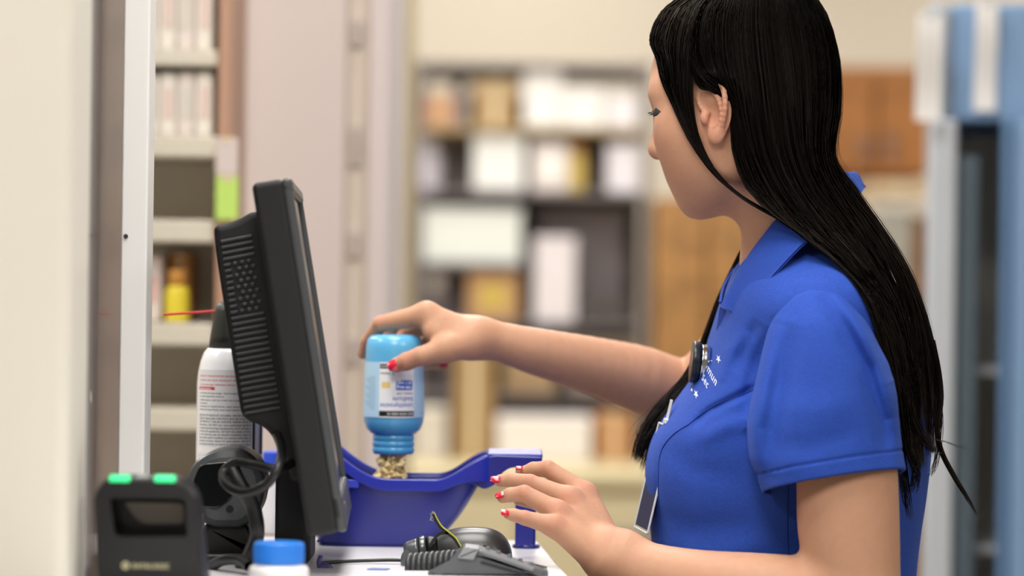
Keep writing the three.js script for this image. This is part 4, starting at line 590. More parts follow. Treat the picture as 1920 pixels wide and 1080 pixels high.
const handFar = (() => {
  const palm = union([cone(J(880, 630, 3.258), J(800, 590, 3.262), 0.0165, 0.0135), cone(J(882, 633, 3.278), J(803, 592, 3.285), 0.016, 0.0132), cone(J(884, 636, 3.298), J(812, 606, 3.312), 0.0155, 0.0125), cone(J(884, 638, 3.312), J(826, 628, 3.33), 0.0165, 0.0118), cone(J(905, 635, 3.268), J(880, 632, 3.272), 0.0195, 0.0185), cone(J(880, 645, 3.25), J(836, 654, 3.235), 0.0165, 0.0135), cone(J(840, 628, 3.26), J(812, 622, 3.25), 0.012, 0.010)], 0.016);
  const F = [fing([J(800, 590, 3.262), J(714, 607, 3.272), J(690, 640, 3.292), J(681, 663, 3.302)], [12.8, 8.6, 7.4, 6.2]), fing([J(803, 592, 3.285), J(742, 604, 3.308), J(716, 640, 3.322), J(712, 672, 3.322)], [12.2, 8.6, 7.5, 6.6]), fing([J(812, 606, 3.312), J(760, 622, 3.334), J(742, 652, 3.33), J(740, 676, 3.324)], [11.6, 8.4, 7.4, 6.4]), fing([J(826, 628, 3.33), J(786, 652, 3.342), J(798, 681, 3.328), J(826, 684, 3.318)], [10.8, 8, 7, 6]), fing([J(840, 653, 3.236), J(788, 668, 3.226), J(762, 678, 3.229), J(745, 684, 3.234)], [13.2, 10.2, 9.6, 8.2])];
  return (x, y, z) => { let d = F[0](x, y, z); for (let i = 1; i < 5; i++) d = smin(d, F[i](x, y, z), 0.0015); return smin(d, palm(x, y, z), 0.008); };
})();
const wristNear = (x, y, z) => smin(handNear(x, y, z), armNear(x, y, z), 0.018), wristFar = (x, y, z) => smin(handFar(x, y, z), armFar(x, y, z), 0.010);
const bound = (pts, pad) => { const b = new THREE.Box3().setFromPoints(pts); return [b.min.subScalar(pad), b.max.addScalar(pad)]; };

// shirt: torso loft, shoulders, folds; the sleeve is a hollow body of its own
const torsoLoft = loft([[455, 1425, 1590, 3.125, 0.062], [485, 1404, 1622, 3.125, 0.085], [520, 1382, 1650, 3.13, 0.125], [560, 1360, 1672, 3.135, 0.150], [620, 1340, 1702, 3.14, 0.162], [690, 1316, 1738, 3.14, 0.162], [760, 1268, 1752, 3.14, 0.158], [820, 1230, 1753, 3.14, 0.155], [880, 1214, 1749, 3.14, 0.150], [940, 1216, 1742, 3.14, 0.146], [1000, 1223, 1733, 3.14, 0.142], [1080, 1231, 1724, 3.14, 0.138], [1180, 1240, 1716, 3.14, 0.138], [1300, 1242, 1720, 3.14, 0.145], [1420, 1240, 1722, 3.14, 0.15]], D0, 2.35);
const shoulderCone = union([cone(J(1490, 512, 3.09), J(1548, 590, 2.995), 0.042, 0.046), cone(J(1490, 512, 3.17), J(1535, 590, 3.27), 0.042, 0.046)]);
const foldLines = [];
const fold = (pts, d, amp, w) => foldLines.push({ c: pts.map(([x, y]) => [x, y]), amp: amp * 1.8, w: w / S0 / 1000, d });
// pixel polylines on the near side; amp in mm (plus is a ridge), width in mm
fold([[1295, 800], [1330, 770], [1400, 735], [1436, 716]], 0, -2.4, 4); fold([[1300, 830], [1360, 800], [1420, 790]], 0, 2.0, 9); fold([[1240, 830], [1300, 880], [1400, 900]], 0, -1.2, 14); fold([[1400, 800], [1420, 830], [1430, 880]], 0, -3, 8);
fold([[1395, 790], [1405, 740], [1420, 680], [1450, 610]], 0, -4, 9); fold([[1405, 620], [1372, 660], [1350, 720]], 0, 2.2, 9); fold([[1425, 600], [1400, 640], [1372, 700]], 0, -2, 8); fold([[1235, 850], [1232, 930], [1240, 1000], [1246, 1080]], 0, -1.2, 3);
fold([[1230, 960], [1300, 990], [1420, 980]], 0, -1.5, 14); fold([[1240, 1040], [1330, 1050], [1440, 1020]], 0, 1.8, 14);
let along = 0;
const segDist = (x, y, c) => { let m = 1e9; for (let i = 1; i < c.length; i++) { const ax = c[i - 1][0], ay = c[i - 1][1], bx = c[i][0] - ax, by = c[i][1] - ay, h = clamp(((x - ax) * bx + (y - ay) * by) / (bx * bx + by * by), 0, 1); const e = (x - ax - h * bx) ** 2 + (y - ay - h * by) ** 2; if (e < m) { m = e; along = (i - 1 + h) / (c.length - 1); } } return Math.sqrt(m); };
const foldAt = (list, x, y, z) => { const k = FPX / -z, px = X(x, y) * k + 960, py = 540 - Y(x, y) * k; let s = 0; for (const f of list) { if (px < f.x0 || px > f.x1 || py < f.y0 || py > f.y1) continue; const q = segDist(px, py, f.c) / f.w; if (q < 2.2) s += f.amp * 0.001 * Math.exp(-q * q) * (f.flat ? 1 : Math.sin(Math.PI * clamp(along, 0.02, 0.98)) ** 0.6); } return s; };
const prep = (list) => list.forEach((f) => { const m = f.w * 2.2; f.x0 = Math.min(...f.c.map((c) => c[0])) - m; f.x1 = Math.max(...f.c.map((c) => c[0])) + m; f.y0 = Math.min(...f.c.map((c) => c[1])) - m; f.y1 = Math.max(...f.c.map((c) => c[1])) + m; });
prep(foldLines);
const neckHole = cone(HW(-0.028, -0.045, 0), P(1466, 492, 3.125), 0.052, 0.054);
const hipCut = EYE.y - 0.55;
const shirtField = (x, y, z) => { let d = torsoLoft(x, y, z); if (d > 0.06) return d - 0.008; d = smin(d, shoulderCone(x, y, z), 0.05); d = smax(d, -neckHole(x, y, z), 0.01); if (d < 0.02 && z > -3.13) d -= foldAt(foldLines, x, y, z) * sst(-3.13, -3.06, z); return Math.max(d, hipCut - y); };
const sleeveFolds = [];
const sfold = (c, amp, w) => sleeveFolds.push({ c, amp: amp * 1.7, w: w / S0 / 1000 });
sfold([[1455, 600], [1436, 700], [1416, 800], [1420, 900]], 4, 11); sfold([[1490, 600], [1468, 700], [1450, 800], [1446, 890]], -3.8, 12); sfold([[1535, 545], [1580, 610], [1625, 690], [1655, 790], [1664, 850]], -5.5, 9); sfold([[1560, 545], [1610, 610], [1648, 690], [1670, 790]], 4, 9); sfold([[1590, 555], [1640, 630], [1668, 720]], -4, 7); sfold([[1500, 580], [1550, 690], [1590, 830]], 1.6, 24); sfold([[1440, 830], [1520, 838], [1620, 800]], -1.2, 12); sfold([[1450, 760], [1530, 770], [1610, 740]], 1.0, 14);
sfold([[1410, 892], [1490, 874], [1600, 856], [1700, 843]], -0.7, 1.7); sleeveFolds[sleeveFolds.length - 1].flat = true;
prep(sleeveFolds);
const sleeveRows = [[532, 1516, 1540, 3.0, 0.02], [541, 1490, 1568, 2.998, 0.04], [560, 1468, 1594, 2.995, 0.052], [600, 1447, 1628, 2.985, 0.060], [650, 1434, 1652, 2.978, 0.063], [710, 1420, 1668, 2.972, 0.065], [780, 1404, 1676, 2.966, 0.067], [850, 1404, 1684, 2.962, 0.068], [890, 1416, 1690, 2.96, 0.068], [960, 1432, 1698, 2.958, 0.068]];
const sleeveLoft = loft(sleeveRows, 3.0, 2.15), sleeveInner = loft(sleeveRows.map(([y, a, b, d, h]) => [y + 8, a + 7, b - 7, d, h - 0.004]), 3.0, 2.15);
const hemN = (() => { const a = P(1432, 922, 2.95), b = P(1682, 884, 2.95), c = P(1440, 932, 3.02); return new THREE.Plane().setFromCoplanarPoints(a, b, c); })(); if (hemN.normal.y > 0) hemN.negate();
const sleeveField = (x, y, z) => { let d = sleeveLoft(x, y, z); if (d > 0.03) return d; const fo = z > -2.99 ? foldAt(sleeveFolds, x, y, z) : 0; d -= fo; const hem = hemN.normal.x * x + hemN.normal.y * y + hemN.normal.z * z + hemN.constant; d = smax(d, hem, 0.002); return smax(d, -Math.max(sleeveInner(x, y, z) - fo, -hem - 0.05), 0.0015); };

// first surface met from the camera through a pixel
function cast(f, px, py, d0 = 2.8, d1 = 3.4) { const dir = P(px, py, 1).sub(EYE); let d = d0; for (let i = 0; i < 70; i++) { const e = f(EYE.x + dir.x * d, EYE.y + dir.y * d, EYE.z + dir.z * d); if (e < 0.0004) return d; d += Math.max(e * 0.7, 0.0006); if (d > d1) return null; } return d; }

// ---- assemble
const woman = thing('person', 'woman with long dark hair in a blue polo shirt pouring tablets from a bottle', 'person', V(P(1490, 600, 3.13).x, 0, -3.13));
const offset = woman.position.clone().negate();
const onWoman = (name, geo, m, parent = woman, label) => { const o = part(name, geo, m, parent, undefined, label); o.position.copy(parent === woman ? offset : V(0, 0, 0)); return o; };
{
  const geos = [];
  { const [a, b] = bound([HW(-0.11, 0.14, 0.09), HW(0.13, -0.12, -0.09), HW(0.13, 0.14, 0), HW(-0.11, -0.1, 0), P(1400, 480, 3.07), P(1540, 530, 3.2), HW(0.12, -0.02, 0.02), HW(0, 0, 0.1)], 0.012); geos.push(meshField(skullField, a, b, 0.0026)); }
  { const q = [[-20, -38], [24, 38], [-20, 38], [24, -38]].flatMap(([x, y]) => [-9, 9].map((z) => { const { o, a, b, c } = earAxes; const v = o.clone().addScaledVector(a, x / 1000).addScaledVector(b, y / 1000).addScaledVector(c, z / 1000); return HW(v.x, v.y, v.z); })), [a, b] = bound(q, 0.002); geos.push(meshField(headField, a, b, 0.0009)); }
  { const [a, b] = bound([J(900, 560, 3.2), J(1420, 820, 3.4)], 0.01); geos.push(meshField(wristFar, V(J(885, 600, 3.3).x, a.y, a.z), b, 0.005)); }
  { const [a, b] = bound([J(664, 548, 3.215), J(920, 708, 3.36)], 0.004); geos.push(meshField(wristFar, a, b, 0.0017)); }
  { const [a, b] = bound([J(1190, 860, 2.88), J(1720, 1200, 3.06)], 0.01); geos.push(meshField(wristNear, V(J(1185, 1000, 3).x, a.y - 0.02, a.z), b.setX(J(1740, 900, 2.95).x), 0.005)); }
  { const [a, b] = bound([J(915, 850, 2.95), J(1200, 1110, 3.12)], 0.004); geos.push(meshField(wristNear, a, b, 0.0017)); }
  const body = mergeGeometries(geos), p = body.attributes.position, col = new Float32Array(p.count * 3), v = V(), c = new THREE.Color(), base = new THREE.Color(0.57, 0.315, 0.2), pink = new THREE.Color(0.56, 0.225, 0.16), lipC = new THREE.Color(0.5, 0.16, 0.15), lid = new THREE.Color(0.5, 0.28, 0.2);
  const warm = [[J(1097, 915, 3.05), 0.012], [J(1070, 925, 3.02), 0.012], [J(1048, 950, 3.0), 0.012], [J(1039, 980, 2.98), 0.012], [J(1027, 870, 3.06), 0.009], [J(994, 897, 3.04), 0.009], [J(983, 918, 3.01), 0.009], [J(984, 966, 2.98), 0.008], [HW(0.115, -0.018, 0), 0.014], [HW(0.07, -0.02, 0.045), 0.026], [J(714, 600, 3.27), 0.01], [J(690, 640, 3.29), 0.014], [J(760, 678, 3.22), 0.014], [HW(0.0, -0.01, 0.08), 0.03]];
  for (let i = 0; i < p.count; i++) {
    v.fromBufferAttribute(p, i); c.copy(base); let w = 0; for (const [q, r] of warm) { const d = v.distanceTo(q) / r; if (d < 2.5) w = Math.max(w, Math.exp(-d * d)); }
    c.lerp(pink, 0.45 * w + 0.12 * noise3(v.x * 130, v.y * 130, v.z * 130)); const n = 0.94 + 0.08 * noise3(v.x * 420, v.y * 420, v.z * 420); c.multiplyScalar(n);
    if (v.distanceTo(HO) < 0.16) { const x = v.x - HO.x, y = v.y - HO.y, z = v.z - HO.z, f = x * hf.x + y * hf.y + z * hf.z, u = x * hu.x + y * hu.y + z * hu.z, l = x * hl.x + y * hl.y + z * hl.z; if (lips(f, u, l) < 0.0022) c.lerp(lipC, 0.75); if (eyes(f, u, l) < 0.001) c.lerp(lid, 0.5); }
    col.set([c.r, c.g, c.b], i * 3);
  }
  body.setAttribute('color', new THREE.BufferAttribute(col, 3));
  onWoman('body', body, skinM);
}
// nails: small curved plates, [pixel, depth, direction to the tip, facing, length, width]
const nail = (c, dir, nrm, len, wid) => { const y = dir.clone().normalize(), z = nrm.clone().addScaledVector(y, -nrm.dot(y)).normalize(), x = y.clone().cross(z), pos = [], idx = [], N = 8; for (let i = 0; i <= N; i++) for (let j = 0; j <= N; j++) { const a = i / N * 2 - 1, b = j / N * 2 - 1, r = Math.pow(Math.abs(b), 4) * 0.35, q = a * (1 - (b > 0 ? r : r * 0.6)); pos.push(q * wid / 2, b * len / 2, 0.0011 - q * q * wid * 0.26 - b * b * len * 0.06); } for (let i = 0; i < N; i++) for (let j = 0; j < N; j++) { const A = i * (N + 1) + j; idx.push(A, A + N + 1, A + 1, A + 1, A + N + 1, A + N + 2); } const g = new THREE.BufferGeometry(); g.setAttribute('position', new THREE.Float32BufferAttribute(pos, 3)); g.setIndex(idx); const back = g.clone(); back.translate(0, 0, -0.0009); const bi = back.index.array; for (let k = 0; k < bi.length; k += 3) [bi[k], bi[k + 1]] = [bi[k + 1], bi[k]]; g.computeVertexNormals(); back.computeVertexNormals(); return mergeGeometries([g, back]).applyMatrix4(basis(x, y, z, c)); };
for (const [px, py, d, dx, dy, dz, n, len, wid] of [
  [974, 876, 3.063, -1, 0.05, -0.1, V(-0.2, 1, 0.35), 0.007, 0.007], [929, 896.5, 3.044, -1, 0.02, -0.1, V(-0.65, 0.75, 0.5), 0.0098, 0.0092], [936, 926.5, 3.013, -1, -0.35, -0.05, V(-0.75, 0.6, 0.6), 0.0088, 0.0082], [947.5, 960, 2.983, -1, 0.15, -0.05, V(-0.7, 0.6, 0.55), 0.008, 0.0075],
  [738.5, 684.5, 3.2255, -1, -0.33, -0.12, V(-0.2, 0.12, 1), 0.0135, 0.0125], [833, 682.5, 3.312, 1, 0.12, 0.2, V(0.25, 0.2, 1), 0.0095, 0.0075]]) onWoman('fingernail', nail(P(px, py, d), V(dx, dy, dz), n, len, wid), nailM);

let collarField = null;
// shirt
const tb = bound([P(1195, 430, 2.9), P(1780, 1100, 3.36), V(P(1400, 900, 3).x, hipCut, -3.1), P(1240, 1420, 3.14), P(1730, 1420, 3.14)], 0.02);
const shirt = onWoman('shirt', boxUV(meshField(shirtField, tb[0], tb[1], 0.003)), shirtM);
{
  const b = bound([P(1392, 525, 2.88), P(1700, 940, 3.06)], 0.006); onWoman('sleeve', boxUV(meshField(sleeveField, b[0], b[1], 0.0019)), shirtM, shirt);
  const collarM = M(0x2453c4, 0.85, { bumpMap: rep(texture(8, 64, (x, y) => [128 + 110 * Math.sin(y / 64 * Math.PI * 2)]), 620), bumpScale: 0.0008, sheen: 0.5, sheenColor: new THREE.Color(0x6f93e8), sheenRoughness: 0.5 });
  // collar: strips from the fold line to the outer edge, with thickness
  const strip = (A, B, bulge, th, m, name) => { const N = 48, K = 12, ca = new THREE.CatmullRomCurve3(A), cb = new THREE.CatmullRomCurve3(B), pos = [], uv = [], idx = [], row = []; const P1 = []; for (let i = 0; i <= N; i++) { const a = ca.getPoint(i / N), b2 = cb.getPoint(i / N), tn = ca.getTangent(i / N), ac = b2.clone().sub(a), n = tn.clone().cross(ac).normalize(); if (n.z < 0) n.negate(); for (let k = 0; k <= K; k++) { const q = k / K, p = a.clone().lerp(b2, q).addScaledVector(n, bulge * Math.sin(Math.PI * Math.pow(q, 0.6))); P1.push([p, n, i / N * ca.getLength(), q * ac.length()]); } } const at = (i, k) => i * (K + 1) + k; for (const [p, , u, w] of P1) { pos.push(p.x, p.y, p.z); uv.push(w, u); } for (const [p, n, u, w] of P1) { pos.push(p.x - n.x * th, p.y - n.y * th, p.z - n.z * th); uv.push(w, u); } const O = P1.length; for (let i = 0; i < N; i++) for (let k = 0; k < K; k++) { const a = at(i, k), b2 = at(i + 1, k), c = a + 1, d = b2 + 1; idx.push(a, b2, c, c, b2, d, O + a, O + c, O + b2, O + c, O + d, O + b2); } const edge = (a, b2) => idx.push(a, a + O, b2, b2, a + O, b2 + O); for (let k = 0; k < K; k++) { edge(at(0, k), at(0, k + 1)); edge(at(N, k + 1), at(N, k)); } for (let i = 0; i < N; i++) { edge(at(i, K), at(i + 1, K)); edge(at(i + 1, 0), at(i, 0)); } const g = new THREE.BufferGeometry(); g.setAttribute('position', new THREE.Float32BufferAttribute(pos, 3)); g.setAttribute('uv', new THREE.Float32BufferAttribute(uv, 2)); g.setIndex(idx); const h = g.toNonIndexed(); h.computeVertexNormals(); const s = mergeVertices(h.deleteAttribute('normal'), 1e-6); s.computeVertexNormals(); return onWoman(name, s, m, shirt); };
  const P3 = (a) => a.map(([x, y, d]) => P(x, y, d));
  strip(P3([[1352, 569, 3.075], [1378, 522, 3.062], [1403, 478, 3.052], [1428, 444, 3.045], [1456, 410, 3.045], [1510, 366, 3.06], [1570, 326, 3.11], [1600, 322, 3.16]]), P3([[1396, 598, 3.035], [1418, 558, 3.018], [1444, 522, 3.004], [1474, 488, 2.998], [1504, 458, 3.0], [1560, 420, 3.03], [1606, 372, 3.09], [1622, 352, 3.16]]), 0.003, 0.0028, collarM, 'collar');
  strip(P3([[1350, 575, 3.085], [1343, 620, 3.1], [1336, 664, 3.11]]), P3([[1384, 590, 3.06], [1364, 630, 3.075], [1346, 668, 3.09]]), 0.001, 0.0024, M(0x1f44a6, 0.9, { bumpMap: rep(knit, 160), bumpScale: 0.0004 }), 'placket');
  collarField = union([[1403, 478, 3.052], [1456, 410, 3.045], [1510, 366, 3.06], [1570, 326, 3.11]].map((q, i, l) => i ? cone(P(...l[i - 1]), P(...q), 0.004, 0.004) : cone(P(...q), P(...q), 0.004, 0.004)).concat([[1444, 522, 3.004], [1504, 458, 3.0], [1560, 420, 3.03], [1606, 372, 3.09]].map((q, i, l) => i ? cone(P(...l[i - 1]), P(...q), 0.004, 0.004) : cone(P(...q), P(...q), 0.004, 0.004)), [[1424, 500, 3.025], [1480, 434, 3.018], [1536, 392, 3.042], [1588, 349, 3.098]].map((q, i, l) => i ? cone(P(...l[i - 1]), P(...q), 0.009, 0.009) : cone(P(...q), P(...q), 0.009, 0.009))));
  // far collar half behind the neck
  strip(P3([[1352, 566, 3.11], [1362, 530, 3.16], [1390, 490, 3.19], [1450, 440, 3.2], [1540, 360, 3.19], [1600, 322, 3.16]]), P3([[1362, 590, 3.14], [1372, 550, 3.2], [1400, 515, 3.24], [1470, 470, 3.25], [1570, 400, 3.23], [1622, 352, 3.16]]), 0.002, 0.0028, collarM, 'collar');
  // seams: thin raised cords lying on the cloth
  const seamM = M(0x173a94, 0.9), seam = (f, pts, r = 0.0007) => { const c = new THREE.CatmullRomCurve3(pts.map(([x, y]) => V(x, y, 0))), q = c.getPoints(pts.length * 5).map((p) => [p.x, p.y, cast(f, p.x, p.y)]).filter((p) => p[2]); if (q.length > 3) onWoman('seam', tube(q.map(([x, y, d]) => P(x, y, d - 0.0001)), r, q.length * 3, 5), seamM, shirt); };
  seam(shirtField, [[1527, 478], [1528, 505], [1528, 536]]); seam(shirtField, [[1292, 795], [1318, 774], [1350, 755], [1400, 736], [1428, 724]]); seam(shirtField, [[1292, 795], [1262, 815], [1240, 845], [1234, 900], [1238, 980], [1246, 1070]]); seam(shirtField, [[1478, 900], [1476, 980], [1478, 1060]]);
  // embroidered letters on her chest, each point laid on the cloth
  const font = await new FontLoader().loadAsync('fonts/droid/droid_sans_bold.typeface.json'), thread = M(0xd9e2f5, 0.7), geos = [];
  const sew = (txt, x0, y0, ex, ey, size) => { const g = new TextGeometry(txt, { font, size, depth: 0.5, curveSegments: 4 }), p = g.attributes.position; for (let i = 0; i < p.count; i++) { const a = p.getX(i), b = p.getY(i), px = x0 + a * ex[0] + b * ey[0], py = y0 + a * ex[1] + b * ey[1], d = cast(shirtField, px, py, 2.9, 3.3) ?? 3.12; const w = P(px, py, d - (p.getZ(i) > 0.2 ? 0.0007 : -0.0004)); p.setXYZ(i, w.x, w.y, w.z); } g.computeVertexNormals(); geos.push(g); };
  sew('Immun', 1314, 676, [0.42, 0.74], [0.32, -0.85], 13.5); sew('& Sec', 1308, 698, [0.4, 0.7], [0.32, -0.85], 12.5);
  const starShape = (x0, y0, r) => { const s = new THREE.Shape(); for (let i = 0; i < 10; i++) { const a = i * Math.PI / 5 + Math.PI / 2, q = i % 2 ? r * 0.4 : r; i ? s.lineTo(q * Math.cos(a), q * Math.sin(a)) : s.moveTo(q * Math.cos(a), q * Math.sin(a)); } const g = new THREE.ExtrudeGeometry(s, { depth: 0.5, bevelEnabled: false }), p = g.attributes.position; for (let i = 0; i < p.count; i++) { const px = x0 + p.getX(i) * 0.5 + p.getY(i) * 0.35, py = y0 + p.getX(i) * 0.8 - p.getY(i) * 0.8, d = cast(shirtField, px, py, 2.9, 3.3) ?? 3.12, w = P(px, py, d - (p.getZ(i) > 0.2 ? 0.0007 : -0.0004)); p.setXYZ(i, w.x, w.y, w.z); } g.computeVertexNormals(); geos.push(g); };
  starShape(1347, 673, 8); starShape(1305, 739, 8); starShape(1297, 731, 4);
  onWoman('embroidery', merge(geos), thread, shirt, 'white embroidered lettering on the chest');
}
// dark trousers and shoes below the frame
{
  const b = woman.position, hip = hipCut + 0.02, L = (x, y, z) => V(b.x + x, y, b.z + z);
  const legs = union([union([cone(L(0, hip, 0.06), L(0.0, hip, -0.06), 0.125, 0.125), cone(L(0, hip, 0.08), L(0.0, 0.5, 0.09), 0.095, 0.07), cone(L(0, hip, -0.08), L(0.0, 0.5, -0.09), 0.095, 0.07)], 0.05), cone(L(0, 0.5, 0.09), L(0.02, 0.06, 0.1), 0.07, 0.055), cone(L(0, 0.5, -0.09), L(0.02, 0.06, -0.1), 0.07, 0.055)], 0.03);
  onWoman('trousers', meshField((x, y, z) => Math.max(legs(x, y, z), y - hipCut - 0.05, 0.05 - y), L(-0.2, 0.02, -0.26), L(0.2, hipCut + 0.1, 0.26), 0.012), M(0x23262e, 0.85));
  for (const s of [-1, 1]) onWoman('shoe', meshField((x, y, z) => Math.max(smin(ellipsoid(L(-0.06, 0.03, s * 0.1), V(0.11, 0.05, 0.045))(x, y, z), cone(L(0.02, 0.04, s * 0.1), L(0.02, 0.08, s * 0.1), 0.045, 0.045)(x, y, z), 0.03), -y), L(-0.2, -0.01, s * 0.1 - 0.07), L(0.1, 0.15, s * 0.1 + 0.07), 0.008), M(0x1c1c1e, 0.6));
}

// ---------------------------------------------------------------- her hair: a cap and sheet underneath, thousands of fine strands over them
{
  const capLocal = (() => { const e = ellipsoid(V(-0.010, 0.043, 0), V(0.097, 0.094, 0.081)), ear = sphere(V(0.002, 0.0, 0.08), 0.031); return (f, u, l) => { let d = e(f, u, l); d = smax(d, (f * 0.78 - (u - 0.02) * 0.62 - 0.006), 0.012); return smax(d, -ear(f, u, l), 0.008); }; })();
  const capW = inHead(capLocal);
  // depth of what the hair lies on, for each spot of the near side (the sleeve passes in front of the hair further down)
  const gx0 = 1180, gy0 = -100, st = 5, gw = 140, gh = 226, map = new Float32Array(gw * gh);
  const lies = (x, y, z) => Math.min(headW(x, y, z), capW(x, y, z), neckW(x, y, z), shirtField(x, y, z), collarField(x, y, z)), liesTop = (x, y, z) => Math.min(lies(x, y, z), sleeveField(x, y, z));
  for (let j = 0; j < gh; j++) for (let i = 0; i < gw; i++) { const px = gx0 + i * st, py = gy0 + j * st; map[j * gw + i] = cast(py < 575 ? liesTop : lies, px, py, 2.88, 3.22) ?? NaN; }
  const depthAt = (px, py) => { const u = clamp((px - gx0) / st, 0, gw - 1.01), v = clamp((py - gy0) / st, 0, gh - 1.01), i = Math.floor(u), j = Math.floor(v), a = u - i, b = v - j; let s = 0, w = 0; for (const [q, r, k] of [[0, 0, (1 - a) * (1 - b)], [1, 0, a * (1 - b)], [0, 1, (1 - a) * b], [1, 1, a * b]]) { const d = map[(j + r) * gw + i + q]; if (!Number.isNaN(d)) { s += d * k; w += k; } } return w > 0.02 ? s / w : NaN; };
  const G = {
    front: [[1373, -72], [1330, -40], [1242, 20], [1219, 75], [1231, 110], [1240, 150], [1262, 200], [1295, 268], [1341, 329], [1395, 372], [1470, 415], [1545, 470], [1605, 525], [1645, 600], [1666, 700], [1680, 830]],
    lock: [[1387, -72], [1362, -40], [1318, 20], [1303, 90], [1298, 140], [1299, 195], [1308, 248], [1332, 305], [1364, 346], [1406, 380], [1478, 420], [1555, 475], [1615, 532], [1652, 610], [1670, 710], [1686, 840]],
    temple: [[1386, -72], [1358, -40], [1310, 20], [1292, 90], [1296, 135], [1312, 166], [1340, 174], [1368, 215], [1374, 280], [1400, 350], [1462, 408], [1540, 460], [1605, 515], [1645, 580], [1668, 680], [1685, 790]],
    behindEar: [[1389, -72], [1365, -40], [1320, 20], [1312, 90], [1325, 130], [1345, 150], [1368, 185], [1376, 235], [1382, 290], [1408, 350], [1467, 408], [1547, 462], [1612, 520], [1652, 590], [1674, 690], [1692, 800]],
    middle: [[1404, -72], [1400, -40], [1385, 20], [1385, 90], [1392, 150], [1402, 220], [1415, 290], [1440, 345], [1475, 395], [1520, 440], [1580, 490], [1635, 550], [1668, 610], [1688, 690], [1700, 780], [1714, 880]],
    rear: [[1427, -72], [1450, -40], [1460, 20], [1470, 90], [1478, 150], [1485, 220], [1495, 285], [1515, 340], [1548, 390], [1590, 440], [1635, 500], [1675, 565], [1698, 640], [1712, 720], [1716, 800], [1724, 880]],
    back: [[1445, -72], [1490, -40], [1525, 20], [1545, 90], [1550, 150], [1546, 220], [1540, 280], [1555, 332], [1586, 385], [1624, 440], [1660, 500], [1690, 570], [1708, 645], [1719, 730], [1724, 800], [1730, 870]],
    edge: [[1448, -72], [1496, -40], [1545, 16], [1570, 90], [1577, 150], [1576, 210], [1567, 265], [1568, 300], [1598, 345], [1650, 420], [1700, 502], [1727, 572], [1747, 650], [1758, 740], [1760, 800], [1760, 850]],
  };
  const ease = {}; for (const k of Object.keys(G)) ease[k] = new THREE.CatmullRomCurve3(G[k].map(([x, y]) => V(x, y, 0)), false, 'centripetal');
  const at = (list, s, t) => { const n = list.length - 1, q = clamp(s, 0, 1) * n, i = Math.min(n - 1, Math.floor(q)), a = ease[list[i]].getPoint(t), b = ease[list[i + 1]].getPoint(t), e = (s - clamp(s, 0, 1)) * n; return a.lerp(b, q - i + e); };
  const pos = [], nor = [], col = [], idx = [], SIDES = 3;
  const strand = (pts, r, c) => {
    const n = pts.length, base = pos.length / 3; let up = V(0, 0, 1);
    for (let i = 0; i < n; i++) {
      const t = pts[Math.min(n - 1, i + 1)].clone().sub(pts[Math.max(0, i - 1)]).normalize(), a = t.clone().cross(up).normalize(), b = a.clone().cross(t).normalize(), rad = r * (i === n - 1 ? 0.12 : 1 - 0.55 * Math.pow(i / n, 3));
      for (let k = 0; k < SIDES; k++) { const q = k / SIDES * 2 * Math.PI + 0.5, x = Math.cos(q), y = Math.sin(q), nx = a.x * x + b.x * y, ny = a.y * x + b.y * y, nz = a.z * x + b.z * y; pos.push(pts[i].x + nx * rad, pts[i].y + ny * rad, pts[i].z + nz * rad); nor.push(nx, ny, nz); col.push(c[0], c[1], c[2]); }
    }
    for (let i = 0; i < n - 1; i++) for (let k = 0; k < SIDES; k++) { const a = base + i * SIDES + k, b = base + i * SIDES + (k + 1) % SIDES; idx.push(a, b, a + SIDES, b, b + SIDES, a + SIDES); }
  };
  const shade = () => { const v = rr(0.5, 1.5) + (rnd() < 0.14 ? 1.2 : 0); return [0.18 * v, 0.136 * v, 0.112 * v]; };
  const drape = (xy, eps) => {                                   // lay a run of pixel points on what is under it, taut like hair
    let last = NaN; const d = xy.map(([x, y]) => { let q = depthAt(x, y); if (Number.isNaN(q)) q = Number.isNaN(last) ? 3.1 : Math.min(last + 0.004, 3.15); q = Math.min(q, 3.16); last = q; return q; });
    for (let k = 0; k < 10; k++) for (let i = 1; i < d.length - 1; i++) d[i] = Math.min(d[i], (d[i - 1] + d[i + 1]) / 2 + 0.0004);
    return xy.map(([x, y], i) => P(x, y, d[i] - eps));
  };
  seed = 1234;
  const sheet = (list, count, clumps, t1, bias, eps0, eps1, r0, r1, seg = 30) => {
    const cl = Array.from({ length: clumps }, () => ({ s: Math.pow(rnd(), bias), t: rr(t1[0], t1[1]), w: rr(-1, 1), ph: rr(0, 6) }));
    for (let i = 0; i < count; i++) {
      const c = cl[Math.floor(rnd() * clumps)], spread = 0.55 / clumps + 0.012, s = c.s + (rnd() + rnd() - 1) * spread * 1.6, te = Math.min(1, c.t + rr(-0.06, 0.06)), o = [rr(-1, 1), rr(-1, 1), rr(0, 6)], xy = [];
      for (let k = 0; k <= seg; k++) { const t = k / seg * te, p = at(list, clamp(s, -0.012, 1.012), t), loose = sst(0.35, 1, t); xy.push([p.x + o[0] * (1 + 5 * loose) + Math.sin(t * 9 + c.ph) * 5 * loose + Math.sin(t * 23 + o[2]) * 1.4 * loose, p.y + o[1] * 3 * loose]); }
      strand(drape(xy, lerp(eps0, eps1, rnd())), lerp(r0, r1, rnd()), shade());
    }
  };
  sheet(['front', 'lock'], 900, 80, [0.78, 0.98], 1.8, 0.001, 0.006, 0.00028, 0.0005);
  sheet(['temple', 'behindEar'], 700, 60, [0.78, 0.98], 1, 0.002, 0.008, 0.0003, 0.00055);
  sheet(['behindEar', 'middle', 'rear', 'back'], 2900, 170, [0.74, 1.0], 1, 0.002, 0.010, 0.0003, 0.0006);
